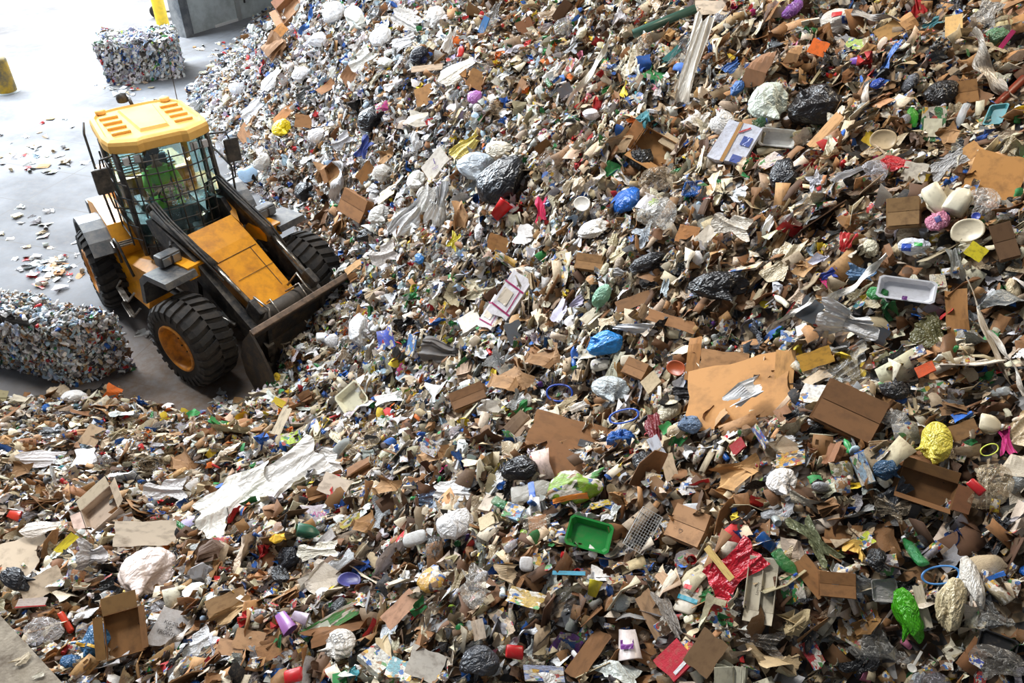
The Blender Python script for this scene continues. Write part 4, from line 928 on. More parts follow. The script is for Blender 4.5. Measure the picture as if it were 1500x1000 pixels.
bag|plastic_bag|bag|872,344,48,26,12|230,228,224|plump white bag above a brown box|plump white bag
cbag|clear_bag|bag|968,322,62,44,15|204,202,196|silvery clear bag on the middle slope|silvery clear bag
film|plastic_film|film|948,346,32,34,-60|196,204,212|shiny pale film under the silvery clear bag|shiny pale film
bag|plastic_bag|bag|964,303,16,12,10|190,230,30|neon yellow scrap on the silvery clear bag|neon yellow scrap
card|cardboard_piece|cardboard|1010,346,34,26,-20|186,128,76|orange-brown cardboard beside the silvery clear bag|orange-brown cardboard
drape|plastic_film|film|1074,336,66,36,-20|222,212,196|cream film folded in thick pleats|pleated cream film
paper|paper_sheet|paper|1036,352,42,18,45|216,206,190|long white printed sheet beside the pleated cream film|long printed sheet
cbox|cardboard_box|box|869,388,42,24,-15|156,116,72|crushed brown box below the plump white bag|crushed brown box
rope|plastic_film|film|876,272,40,18,60|222,212,196|cream film loops above the plump white bag|cream film loops
disc|lid|lid|857,302,22,24,60|222,216,204|white round lid beside cream film loops|white round lid
pbox|postal_box|box|752,436,34,74,-32|226,222,226|white postal box with magenta stripes, larger of two|striped postal box
pbox|postal_box|box|727,462,24,54,-30|226,220,222|white postal box with magenta stripes, smaller of two|smaller striped box
pbox|cardboard_box|box|691,476,34,24,30|214,208,196|plain white box lying by the smaller striped box|plain white box
kraft|brown_paper_bag|paper bag|752,560,54,72,-55|154,116,76|large wrinkled kraft bag fanned out on the slope|large wrinkled kraft bag
kraft|brown_paper_bag|paper bag|800,530,42,72,-70|146,110,74|tall folded kraft bag beside the wrinkled one|tall folded kraft bag
rag|fur_rag|rag|648,514,58,38,-10|96,92,90|grey furry rag below the plain white box|grey furry rag
flat|foam_slab|slab|755,488,26,30,20|72,74,78|dark grey slab under the striped postal boxes|slab under the postal boxes
bag|plastic_bag|bag|530,490,32,38,20|218,220,222|white bulging bag in the printed-carton slope|white bulging bag
wrap|food_wrapper|wrapper|570,500,30,32,10|60,84,190|blue and white printed wrapper beside the bulging bag|blue-white wrapper
carton|food_carton|carton|605,508,34,13,85|40,120,196|narrow bright blue carton standing upright|narrow blue carton
tray|food_tray|tray|521,586,42,38,40|226,222,196|pale cream tub in the printed-carton slope|pale cream tub
cbox|cardboard_box|box|690,585,54,26,20|128,92,60|flattened brown box near the wrinkled kraft bag|flattened brown box
paper|paper_sheet|paper|724,597,42,18,-10|222,214,200|white paper sheet under the flattened brown box|sheet under the flattened box
bag|plastic_bag|bag|890,503,56,36,5|40,136,210|bright blue plastic bag, brightest thing on the middle slope|bright blue bag
film|plastic_film|film|932,483,66,16,-10|210,212,216|crinkled white rag strip above the bright blue bag|crinkled white strip
flat|cardboard_piece|cardboard|930,444,54,18,8|134,96,60|dark bent cardboard above the white strip|dark bent cardboard
card|cardboard_piece|cardboard|988,474,82,18,-26|156,110,68|long bent cardboard running to the wide film|long bent cardboard
film|plastic_film|film|979,424,28,14,75|190,202,206|pale pointed film beneath the wide black sack|pale pointed film
bag|mesh_bag|bag|884,438,46,22,55|130,180,150|green patterned bag near the long bent cardboard|green patterned bag
paper|paper_scrap|paper|825,458,38,22,60|206,202,222|lilac paper wedge beside brown boards|lilac paper wedge
rag|cloth_rag|rag|850,446,26,16,15|196,190,214|crumpled lilac cloth by the lilac wedge|crumpled lilac cloth
chunk|foam_chunk|foam|883,535,30,18,10|222,216,202|white foam block beneath the bright blue bag|white foam block
chunk|foam_chunk|foam|925,532,22,17,0|206,192,168|beige foam lump right of the white foam block|beige foam lump
disc|lid|lid|995,542,22,28,70|170,76,34|crumpled orange-brown lid beside the torn board|crumpled orange lid
flat|cardboard_piece|cardboard|1062,534,72,38,-12|190,142,96|torn light cardboard bowed upward on the big cardboard|torn bowed cardboard
card|cardboard_piece|cardboard|1018,528,66,20,88|168,118,68|upright cardboard edge beside the torn bowed piece|upright cardboard edge
flat|cardboard_box|cardboard|1088,586,156,96,-14|178,128,74|biggest flat brown cardboard on the heap, scraps lying on it|biggest flat cardboard
flat|cardboard_piece|cardboard|1150,556,30,84,-12|192,142,84|folded end panel of the biggest flat cardboard|folded end panel
film|plastic_film|film|1018,580,62,20,-4|30,26,28|black film strip lying on the biggest cardboard|black film strip
paper|paper_scrap|paper|1000,562,30,20,20|206,206,210|white paper cup piece by the black film strip|white cup piece
bag|printed_bag|bag|898,576,56,40,-20|180,188,190|grey-white bag with black lettering|grey lettered bag
ring|plastic_hoop|hoop|822,578,40,28,-10|30,70,170|blue plastic hoop beside white scraps|blue plastic hoop
ring|plastic_hoop|hoop|917,613,46,22,0|24,84,190|blue oval handle under the grey lettered bag|blue oval handle
cbox|cardboard_box|box|937,545,34,26,-30|144,102,62|small brown box behind the cream one|small brown box
pbox|cardboard_box|box|959,564,28,22,35|206,184,148|cream cube-like box below the small brown box|cream cube box
crumple|paper_wad|paper|1101,594,64,24,8|226,226,226|white crumpled paper lying on the biggest cardboard|wad on the cardboard
cbox|cardboard_box|box|1244,610,98,66,-32|126,88,54|large closed brown box right of the biggest cardboard|large closed brown box
film|plastic_bag|bag|1238,480,110,54,-22|236,234,232|large torn white bag spread over a dark slab|large torn white bag
rope|plastic_strand|strand|1165,468,88,12,26|226,220,210|twisted white strand trailing off the torn white bag|trailing white strand
rope|plastic_strand|strand|1262,424,118,14,28|230,226,218|long twisted white strand rising to the white tub|rising white strand
tray|plastic_tub|tub|1328,428,86,34,-14|222,222,226|long white tub with a small purple logo|long white tub
flat|foam_slab|slab|1200,462,60,36,-30|64,68,72|dark grey slab left under the torn white bag|dark slab under the torn bag
flat|foam_slab|slab|1272,484,62,26,-34|58,62,68|dark grey slab right under the torn white bag|second dark slab
pbox|food_carton|carton|1355,545,30,17,18|214,84,34|orange box on dark scraps|orange box
film|plastic_film|film|1364,492,52,58,-50|106,102,66|olive brown film draped near the upright board|olive brown film
card|cardboard_piece|cardboard|1404,464,74,34,-85|160,112,62|tall upright cardboard strip below the white tub|tall upright strip
rope|plastic_strand|strand|1452,500,190,12,-66|176,158,134|very long beige strand running downhill near the edge|very long beige strand
rope|plastic_strand|strand|1482,540,110,14,-62|190,180,166|shorter pale strand beside the very long beige one|shorter pale strand
cfilm|clear_film|film|1243,550,100,52,20|200,198,194|wide bubbly clear film between boxes|wide bubbly clear film
bag|refuse_sack|bag|1308,572,44,34,-10|34,32,34|small black bag beside the wide bubbly film|black bag by the bubbly film
flat|padded_envelope|envelope|1196,526,52,26,14|200,150,56|mustard padded envelope beside the folded end panel|mustard envelope
pcard|magazine|magazine|1193,582,36,30,-35|206,202,196|folded magazine with red lettering by the large closed box|folded magazine
pbox|foam_box|box|1180,491,18,15,0|232,230,228|tiny white cube below the trailing strand|tiny white cube
wrap|food_wrapper|wrapper|1160,498,24,16,-20|70,120,190|blue wrapper beside the tiny white cube|blue wrapper by the cube
rag|cloth_rag|rag|1214,405,32,18,15|40,66,160|blue cloth heap above the rising strand|blue cloth heap
film|plastic_film|film|1262,402,44,26,-15|84,116,150|steel blue film beside the rising white strand|steel blue film
bag|mesh_bag|bag|1288,434,32,20,-15|44,130,60|green mesh bag tucked under the white tub|green mesh bag
carton|food_carton|carton|1345,527,28,16,10|60,46,80|dark purple packet above the orange box|dark purple packet
bag|plastic_bag|bag|1366,656,56,60,-20|214,198,76|yellow translucent bag tied at the bottom|yellow tied bag
box|cardboard_box|box|1352,714,92,40,-20|120,84,48|broken brown box under the yellow tied bag|broken brown box
bag|plastic_bag|bag|1297,690,42,30,0|40,74,104|dark teal-blue bag left of the yellow tied bag|dark teal bag
cbag|clear_bag|bag|1450,715,64,80,-45|178,160,130|big smoky clear bag by the red can|big smoky clear bag
can|drink_can|can|1431,717,28,15,-42|176,26,32|red drink can lying on brown scraps|red drink can
rag|cloth_rag|rag|1474,650,44,26,-75|186,32,112|magenta cloth near the picture edge|magenta cloth
jug|plastic_jug|jug|1450,627,34,28,-20|204,190,160|stained cream jug above the magenta cloth|stained jug
ring|plastic_strap|strap|1450,664,28,18,20|206,216,80|neon yellow strap loop beside the stained jug|neon strap loop
card|cardboard_piece|cardboard|1412,632,44,26,15|136,100,60|brown flap right of the yellow tied bag|flap by the yellow bag
cbag|clear_bag|bag|1312,622,46,38,0|190,188,182|clear bag with purple and green print|printed clear bag
carton|drink_carton|carton|1262,690,50,22,-72|150,176,196|upright pale blue drink carton|pale blue drink carton
cfilm|clear_film|film|1300,746,58,44,-20|176,160,136|smoky film with red contents under the broken box|smoky film
wrap|food_wrapper|wrapper|1268,796,24,22,30|190,200,40|yellow-green wrapper beside crumpled yellow paper|yellow-green wrapper
crumple|paper_wad|paper|1252,814,32,34,0|212,170,80|crumpled yellow paper at the lower slope|crumpled yellow paper
film|plastic_film|film|1192,790,96,36,-52|124,128,96|long olive green film with deep pleats|long olive film
kraft|brown_paper_bag|paper bag|1082,702,76,56,-5|182,138,86|big crumpled kraft bag in the lower middle slope|big crumpled kraft bag
cbox|cardboard_box|box|1018,777,56,52,-28|168,126,88|light brown box with a small heart drawn on|heart-marked box
carton|food_carton|carton|1162,675,46,22,0|222,162,34|deep yellow packet beside torn cream paper|deep yellow packet
paper|paper_sheet|paper|1150,653,46,24,-30|206,186,156|torn cream paper above the deep yellow packet|torn cream paper
wrap|food_wrapper|wrapper|1118,641,38,13,-48|70,90,170|blue and yellow striped strip below the biggest cardboard|blue-yellow strip
bag|plastic_bag|bag|1148,716,46,44,-20|214,208,202|white and clear bag beside the crumpled kraft bag|white bag by the kraft
chunk|foam_tray|tray|1019,747,38,16,0|214,218,222|white foam tray above the heart-marked box|white foam tray
flat|paper_card|card|967,664,50,18,-62|196,200,210|pale blue-white card by the clear tub|pale card
flat|paper_card|card|981,686,40,20,-75|206,182,152|cream card beside the pale card|cream card
basket|wire_basket|basket|943,778,62,34,62|198,198,196|wire basket lying aslant on the slope|wire basket
bag|refuse_sack|bag|945,684,38,34,0|30,30,32|black bag in the shadow beside the pale card|black bag by the cards
film|mesh_bag|bag|961,634,46,26,-70|120,26,36|dark red net bag above the black bag|dark red net
bag|plastic_bag|bag|1014,626,36,28,-30|84,104,130|smoky blue bag below the biggest cardboard|smoky blue bag
pbox|food_carton|carton|1089,658,24,17,25|160,30,36|small dark red box in the middle of the lower slope|small dark red box
flat|cardboard_box|cardboard|836,640,120,52,-24|138,96,58|broad brown box panel with a black printed label|broad labelled panel
flat|cardboard_piece|cardboard|826,682,74,48,-42|132,90,54|second brown panel folded under the labelled one|panel under the labelled one
pack|snack_bag|bag|850,721,86,50,2|124,160,26|big green snack bag with an orange foot|big green snack bag
tray|plastic_tray|tray|864,787,66,46,-18|28,130,54|vivid green plastic tray|vivid green tray
bag|carrier_bag|bag|671,774,56,46,20|208,206,206|white carrier bag with one handle up|white carrier bag
drape|plastic_film|film|670,722,66,36,-14|222,220,218|torn white film above the white carrier bag|torn white film
bag|refuse_sack|bag|764,690,54,38,-10|24,22,26|glossy black sack beside the labelled panel|glossy black sack
kraft|brown_paper_bag|paper bag|635,664,44,44,-25|190,150,108|kraft bag with a white label stuck on|labelled kraft bag
pcard|paper_label|label|637,657,26,22,-22|226,222,224|white label on the kraft bag|white label
carton|food_carton|carton|757,760,28,24,-35|120,160,190|pale blue printed pot beside the green bottle|pale blue pot
bottle|drink_bottle|bottle|782,726,64,28,8|176,172,162|clear bottle with a blue band|blue-banded bottle
bottle|drink_bottle|bottle|741,744,34,16,-40|26,110,54|dark green bottle neck poking out|dark green bottle
cfilm|clear_film|film|786,774,48,38,-10|190,180,164|smoky cling film right of the pale blue pot|smoky cling film
chunk|foam_tray|tray|613,791,36,20,16|206,206,204|white foam roll left of the white carrier bag|white foam roll
pbox|food_carton|carton|720,771,26,19,20|206,188,152|small cream carton left of the green bottle|small cream carton
cfilm|clear_film|film|630,736,36,30,-10|130,160,196|blue clear film left of the torn white film|blue clear film
drape|plastic_sheet|sheet|350,736,140,78,48|218,216,208|huge white film sheet, left one of the big pair|huge white sheet
drape|plastic_sheet|sheet|414,706,150,72,46|224,222,218|huge white film sheet, upper one of the big pair|upper huge white sheet
drape|plastic_sheet|sheet|474,684,84,46,-6|230,228,224|white film crest joined to the huge sheets|white film crest
flat|cardboard_piece|cardboard|498,716,56,32,-25|214,198,180|pale board poking out below the white film crest|pale board by the crest
pcard|magazine|magazine|461,757,46,30,6|186,176,186|open newspaper with magenta letters|newspaper with magenta letters
wrap|food_wrapper|wrapper|430,646,34,24,10|176,206,50|round lime green wrapper with an orange mark|round lime wrapper
flat|cardboard_piece|cardboard|411,622,52,14,72|222,210,186|slim cream board standing above the lime wrapper|slim cream board
kraft|brown_paper_bag|paper bag|568,716,40,36,-30|164,126,84|brown paper bag right of the white film crest|brown bag by the crest
kraft|brown_paper_bag|paper bag|540,766,34,50,-60|156,116,72|hanging brown paper bag below the crest|hanging brown bag
jug|glass_jar|jar|450,784,34,18,0|40,96,74|dark green jar below the newspaper|dark green jar
crumple|paper_wad|paper|412,788,24,16,0|222,178,36|golden yellow scrap by the dark green jar|golden scrap
pcard|leaflet|leaflet|516,764,36,12,32|206,190,60|yellow-tipped leaflet beside the newspaper|yellow-tipped leaflet
drape|plastic_film|film|468,814,66,26,12|222,218,204|long pale film over the pointed white sheet|long pale film
paper|paper_sheet|paper|470,852,50,50,-40|218,208,194|pointed white sheet hanging over dark rubbish|pointed white sheet
bag|refuse_sack|bag|425,818,36,32,50|34,36,44|shiny black sack beside the pointed white sheet|black sack by the pointed sheet
bag|refuse_sack|bag|416,850,26,32,60|28,28,30|small black sack with a red scrap|small black sack with red
film|mesh_bag|bag|530,832,32,24,30|34,84,170|blue net bag above the round blue lid|blue net bag
disc|lid|lid|513,853,34,22,-15|60,60,130|round blue and clear lid near white twine|round blue lid
flat|cardboard_piece|cardboard|334,884,62,30,24|166,134,96|broad tan cardboard left of dark hollow|broad tan cardboard
kraft|brown_paper_bag|paper bag|342,904,74,30,30|176,144,102|long crumpled tan paper left of the purple cups|long crumpled tan paper
flat|cardboard_piece|cardboard|366,940,44,32,-12|182,142,104|square tan cardboard lying loose|square tan cardboard
flat|cardboard_piece|cardboard|340,952,40,26,-10|174,134,98|tan cardboard half under the square one|half-hidden tan cardboard
flat|cardboard_piece|cardboard|397,956,40,26,20|170,126,86|tan cardboard tile beside the square one|tan cardboard tile
cup|drink_cup|cup|419,916,30,26,-60|142,92,150|purple and white cup, nearer of two|nearer purple cup
cup|drink_cup|cup|440,911,24,20,-20|176,160,176|purple and white cup, smaller of two|smaller purple cup
carton|long_carton|carton|487,915,104,22,36|60,140,60|long green printed carton edge|long green carton
card|cardboard_piece|cardboard|494,930,108,30,36|132,92,58|long brown board against the green carton|long brown board
bag|printed_bag|bag|496,956,54,44,-5|196,190,182|white bag printed with black recycling signs|recycling-sign bag
paper|paper_scrap|paper|567,960,50,20,-70|206,186,150|cream paper cone beside a white packet|cream paper cone
carton|food_carton|carton|550,978,34,42,60|200,200,194|white packet with blue print at the bottom edge|white packet at the bottom
pcard|leaflet|leaflet|590,986,42,34,-35|96,150,160|blue-green leaflet at the bottom edge|blue-green leaflet
flat|cardboard_piece|cardboard|590,894,62,26,50|190,146,118|pinkish cardboard strip right of the long brown board|pinkish cardboard strip
can|drink_can|can|436,993,28,22,20|196,30,36|red can at the bottom edge|red can at the bottom
rope|twine|twine|545,858,66,5,-50|206,188,160|pale twine tangled by the blue net bag|pale twine
flat|cardboard_box|cardboard|36,822,84,66,42|206,188,164|large pale cardboard sheet in the near corner|large pale cardboard
flat|cardboard_piece|cardboard|62,858,70,34,38|214,196,172|pale cardboard lid beneath the large pale sheet|pale cardboard lid
pbox|food_carton|carton|49,885,46,14,8|212,198,190|flat white carton with a red edge|red-edged carton
bag|refuse_sack|bag|28,852,34,48,60|36,38,44|black sack between pale cardboards|black sack between cardboards
film|plastic_film|film|128,826,58,38,30|214,212,214|clear white film above the blue striped bag|clear white film
bag|clear_bag|bag|216,852,76,92,-20|212,196,188|very large pinkish white bag with knotted film|very large pinkish bag
wire|wire_tangle|wire|252,828,36,44,0|30,30,34|tangle of thin black wire beside the pinkish bag|black wire tangle
pbox|printed_sack|sack|248,924,50,62,-14|206,204,204|white paper sack with black lettering|white lettered sack
box|cardboard_box|box|186,928,58,66,18|134,96,56|open brown box beside the blue striped bag|open brown box
bag|insulated_bag|bag|140,944,50,56,-20|40,96,140|shiny blue bag with yellow tape|blue bag with yellow tape
bag|plastic_bag|bag|106,974,30,24,0|30,84,130|small blue bag next to the push wall|small blue bag by the wall
cbag|clear_bag|bag|62,934,54,54,-20|206,202,202|milky clear bag against the push wall|milky clear bag
can|plastic_tool|tool|97,914,34,12,-60|206,60,34|orange-red plastic clip above the blue striped bag|orange-red clip
drape|plastic_film|film|296,950,60,32,60|206,208,212|clear film draped below the lettered sack|draped clear film
rope|plastic_tube|tube|277,934,66,11,65|208,198,188|cream tube right of the lettered sack|cream tube
flat|foam_board|board|214,786,92,38,8|222,208,188|long white board lying on the left slope|long white board
box|cardboard_box|box|158,752,62,38,45|198,178,158|pale opened carton above the long white board|pale opened carton
card|plastic_sheet|sheet|99,798,40,12,58|222,202,50|yellow strip between pale cardboards|yellow strip
drape|plastic_sheet|sheet|246,722,72,34,8|228,228,230|smooth white film sheet above the long white board|smooth white film
kraft|brown_paper_bag|paper bag|274,680,52,40,-50|150,112,74|torn brown bag above the smooth white film|torn brown bag
drape|paper_sheet|paper|60,674,78,28,12|226,222,224|wide white paper layers on the left slope|wide white paper
paper|folded_paper|paper|122,676,38,30,30|226,224,226|curled white paper tube beside the wide layers|curled white paper
kraft|brown_paper_bag|paper bag|26,692,30,34,0|140,106,70|brown paper bag under the wide white layers|brown bag on the left slope
flat|cardboard_piece|cardboard|135,640,26,34,-15|190,164,134|tan board standing on the left slope|tan board on the left slope
drape|paper_sheet|paper|64,776,62,26,10|222,212,200|white layered sheets above the pale cardboard|white layered sheets
cup|plastic_tub|tub|20,762,18,16,0|206,60,40|small red tub at the left slope|small red tub
wire|dried_wreath|wreath|222,682,42,28,0|120,100,70|round tangle of dried brown stems|round brown tangle
pack|snack_bag|bag|640,862,44,42,-30|196,150,60|gold and blue snack bag in the lower slope|gold-blue snack bag
cbag|clear_bag|bag|696,866,66,42,-75|186,180,172|misty clear bag beside the gold-blue snack bag|misty clear bag
wrap|food_wrapper|wrapper|772,880,54,28,-24|176,146,60|shiny gold wrapper in the lower slope|shiny gold wrapper
bag|refuse_sack|bag|703,968,50,60,-70|66,68,74|charcoal plastic sack at the bottom edge|charcoal sack
flat|foam_board|board|628,974,54,46,-20|196,188,176|off-white foam board at the bottom edge|off-white foam board
can|dial|lid|750,958,26,22,0|176,26,30|round red knob near the charcoal sack|round red knob
carton|food_carton|carton|800,989,62,24,-5|170,180,210|white and blue packet at the bottom edge|white-blue packet
crumple|paper_wad|paper|745,842,38,30,-20|196,170,134|tan paper wad above the gold wrapper|tan paper wad
chunk|foam_chunk|foam|776,829,20,22,0|206,202,200|grey-white block beside the tan paper wad|grey-white block
cfilm|clear_film|film|826,884,56,44,40|120,114,110|smoky film bag beside a yellow tub|smoky film bag
cup|plastic_tub|tub|876,865,24,20,80|214,196,50|small yellow tub in the lower slope|small yellow tub
card|cardboard_piece|cardboard|864,962,84,28,62|130,92,58|long dark board at the bottom edge|long dark board
wrap|food_wrapper|wrapper|736,916,44,26,-65|196,174,150|pale wrapper with orange print|orange-print wrapper
rope|plastic_film|film|767,934,50,16,36|196,198,202|rolled white film in the lower slope|rolled white film
stick|toothbrush|brush|835,842,48,6,-6|90,170,200|thin blue and white stick above the smoky film bag|thin blue-white stick
drape|plastic_bag|bag|1078,838,96,66,40|180,22,40|large red plastic bag|large red bag
stick|wooden_slat|wood|1062,829,60,10,-46|206,174,104|wooden slat lying on the large red bag|slat on the red bag
pbottle|sauce_bottle|bottle|1015,876,56,36,82|208,198,180|squeezed bottle with red, yellow and teal label|labelled squeeze bottle
openc|drink_carton|carton|1116,866,96,44,86|200,190,168|long opened white carton with handwriting|handwritten carton
card|cardboard_piece|cardboard|964,912,96,26,-58|196,160,124|long pale board in the lower slope|long pale board
card|cardboard_piece|cardboard|991,870,76,16,-52|190,156,124|narrow pale board above the long pale one|narrow pale board
film|plastic_film|film|984,902,82,20,-56|140,132,124|grey film folded between the pale boards|grey folded film
cup|drink_cup|cup|925,944,46,38,-80|206,194,190|white cup with purple pattern|purple-patterned cup
pbox|food_carton|carton|994,970,46,50,-42|176,22,44|deep red box with white print at the bottom edge|deep red box
flat|cardboard_piece|cardboard|1036,956,46,60,-35|120,92,62|dark brown panel behind the deep red box|dark panel by the red box
bottle|drink_bottle|bottle|1150,828,46,20,-58|30,116,50|green soda bottle beside the opened carton|green soda bottle
flat|cardboard_piece|cardboard|1190,846,66,30,-52|140,98,56|brown board right of the green soda bottle|board by the soda bottle
paper|paper_sheet|paper|1160,806,44,28,-28|206,186,166|cream paper above the green soda bottle|cream paper sheet
crumple|newspaper_wad|paper|1161,906,54,48,-20|170,150,110|round wad of lined newspaper|round newspaper wad
cfilm|clear_film|film|1112,938,72,40,-10|170,162,152|smoky film below the opened carton|film below the carton
crumple|paper_wad|paper|1128,968,84,50,-8|182,158,120|big crumpled beige paper at the bottom edge|big crumpled beige paper
wrap|food_wrapper|wrapper|1188,954,50,24,-60|176,40,50|red and white wrapper beside the beige paper|red-white wrapper
bag|plastic_bag|bag|1330,900,86,40,-72|70,160,24|vivid green plastic bag at the lower slope|vivid green bag
bag|cloth_sack|bag|1392,886,80,46,78|190,174,138|cream sack tied with a knot|cream tied sack
flat|foam_board|board|1352,888,66,16,-75|196,184,160|narrow cream board between green bag and cream sack|narrow cream board
bag|plastic_bag|bag|1423,858,80,34,-80|196,190,180|tall pale plastic bag behind the cream sack|tall pale bag
ring|plastic_ring|ring|1377,845,58,30,6|70,130,190|blue plastic ring above the cream sack|blue plastic ring
cfilm|clear_film|film|1292,944,92,70,-30|176,172,164|wide glittering clear film at the lower slope|glittering clear film
kraft|brown_paper_bag|paper bag|1266,914,52,34,25|150,110,62|crumpled brown paper above the glittering film|paper above the glittering film
clam|food_tray|tray|1296,864,38,34,0|186,182,176|clear dome lid above the vivid green bag|clear dome lid
bag|refuse_sack|bag|1286,824,30,36,0|32,30,30|small black bag above the clear dome lid|black bag by the dome
cbox|cardboard_box|box|1226,856,56,38,-5|146,102,60|brown box with a light blue sticker|blue-stickered box
cfilm|clear_film|film|1458,904,62,52,-20|170,170,166|clear rumpled film near the corner|clear rumpled film
tray|food_tray|tray|1462,944,60,32,-20|34,32,32|black plastic tray near the corner|black tray
cbag|clear_bag|bag|1462,974,92,54,-20|140,134,126|large smoky bag in the bottom corner|large smoky corner bag
spoon|plastic_spoon|spoon|1343,968,34,16,60|214,208,196|white plastic spoon below the vivid green bag|white spoon
pcard|paper_label|label|1433,968,22,12,-30|40,60,150|blue label on the large smoky corner bag|blue label"""
def s_openc(r):
    m = MB(); w_ = .2
    m.box((0, -w_, .04), (.62, .01, .16)); m.box((0, w_, .04), (.62, .01, .16)); m.box((0, 0, -.04), (.62, 2*w_, .01)); m.box((0, 0, .0), (.6, .012, .12))
    m.box((-.40, 0, .0), (.22, 2*w_, .012), Matrix.Rotation(.5, 3, 'Y')); m.box((.40, 0, .0), (.22, 2*w_, .012), Matrix.Rotation(-.5, 3, 'Y')); V, Fc = from_mb(m); return V, Fc
def s_spoon(r):
    m = MB(); m.box((.15, 0, 0), (.7, .06, .02), bev=.006); V, F1 = from_mb(m); W, G = s_disc(r, 14); W = W*[.34, .22, .4]+[-.33, 0, 0]; n = len(V); return np.concatenate([V, W]), list(F1)+[tuple(i+n for i in f) for f in G]
SH['openc'] = (s_openc, 'card', 0); SH['spoon'] = (s_spoon, 'plastic', 1)
ZF = dict(paper=.5, crumple=.8, card=.8, flat=.45, box=.62, cbox=.85, bag=.9, cbag=.9, film=.9, drape=.9, cfilm=.8, wrap=.7, carton=.9, pbox=.7, pcard=.4, rag=.8, mag=.5, kraft=.7)
HERO = []
for i, ln in enumerate(HEROES.split('\n')):
    k, nm, cat, geo, c, lab, sh = ln.split('|'); x, y, w_, h_, a = map(float, geo.split(',')); rgb = srgb(*map(float, c.split(',')))
    HERO.append(dict(k=k, n=nm, c=cat, x=x, y=y, w=w_, h=h_, a=a, rgb=rgb, l=lab, s=sh, i=i))
HOB = {}
hp_, hn_ = hit(np.array([h['x'] for h in HERO]), np.array([h['y'] for h in HERO]))
for h in HERO:
    i = h['i']; p = hp_[i]; n0 = hn_[i]; ppm = F_PX/((p-CAMP)@_F); k = h['k']
    me, ex, V, Fc = variant(k, i*3+1)
    tc = {'flat': .45, 'box': .25, 'cbox': .3, 'film': .5, 'drape': .5, 'cfilm': .45, 'rope': .3}.get(k, .4)
    u, v, n = basis(n0, math.radians(h['a']), tc, p)
    if k in ('bottle', 'pbottle', 'jug', 'can', 'cup'): W0, H0, U_, V_ = h['h'], h['w'], v, -u; V_ = u; U_ = np.cross(V_, n)   # these shapes are long in y
    else: W0, H0, U_, V_ = h['w'], h['h'], u, v
    def plen(d): a = proj(p+d*.05); b = proj(p-d*.05); return math.hypot(a[0]-b[0], a[1]-b[1])/.1
    sx = W0/max(plen(U_), ppm*.55); sy = H0/max(plen(V_), ppm*.55); sz = math.sqrt(sx*sy)*ZF.get(k, 1.) if k not in ('pipe', 'stick', 'rope', 'basket', 'ring') else (max(sx, sy)*.9 if k in ('pipe', 'stick', 'basket') else min(sx, sy)*(3. if k == 'rope' else 1.4))
    if k == 'pipe': sz = sy/ex[1]
    if k == 'rope': sz = sy/ex[1]
    zlo = V[:, 2].min()*sz-(.09 if k == 'rope' else 0)
    lift = min(-zlo*.6, .17)+.045+(.03 if max(h['w'], h['h']) < 30 else 0)
    if h['n'] in ('wooden_slat', 'plastic_stick', 'paper_label') or 'lying on' in h['l'] or ' on the biggest' in h['l'] or 'lying over' in h['l'] or ' on the silvery' in h['l']: lift += .07
    pos = p+n*lift; o = link(h['n'], me, None, h['rgb']); o.matrix_world = mat4(U_, V_, n, pos, (sx, sy, sz)); tag(o, h['l'], h['c']); HOB[h['s']] = (o, me, k)
    if k == 'box':
        r = np.random.RandomState(i)
        key = [q for q, vv in _lib.items() if vv[0] is me][0]; ctr, raw = RAW[key]
        for s_ in range(4):
            if (i+s_) % 4 == 0: continue
            W, G = flap(r, s_); W = (np.array(W)-ctr)/raw; link('flap', mesh('flap', W, G, objmat('card')), o, tuple(c*r.uniform(.9, 1.1) for c in h['rgb']))
    if k in ('bottle', 'jug', 'pbottle') and h['n'] not in ('bucket', 'glass_jar'):
        key = [q for q, vv in _lib.items() if vv[0] is me][0]; ctr, raw = RAW[key]; W, G = s_bcap(None) if k != 'jug' else s_jcap(None)
        link('cap', mesh('cap', (np.array(W)-ctr)/raw, G, objmat('plastic'), True), o, (srgb(230, 230, 226) if i % 2 else srgb(40, 80, 170)))
# markings that sit on the things above
def patch(short, name, cx_, cy_, w_, h_, col, label=None, z=.5, ang=0., mat='plastic'):
    """a thin printed or stuck-on area in the thing's own plane (unit footprint)"""
    o, me, k = HOB[short]; nx_, ny_ = 8, 6; Vv = np.array([q.co[:] for q in me.vertices]); P_ = []
    top = []
    for i in range(nx_):
        for j in range(ny_):
            a, b = (i/(nx_-1)-.5)*w_, (j/(ny_-1)-.5)*h_; x = cx_+a*math.cos(ang)-b*math.sin(ang); y = cy_+a*math.sin(ang)+b*math.cos(ang)
            d = (Vv[:, 0]-x)**2+(Vv[:, 1]-y)**2; near = np.argsort(d)[:8]; top.append((x, y, Vv[near, 2].max()))
    V = [(x, y, zz+.02) for x, y, zz in top]; Fc = [(i*ny_+j, (i+1)*ny_+j, (i+1)*ny_+j+1, i*ny_+j+1) for i in range(nx_-1) for j in range(ny_-1)]
    c = link(name, mesh(name, V, Fc, objmat(mat)), o, srgb(*col))
    if label: c['label'] = label
    return c
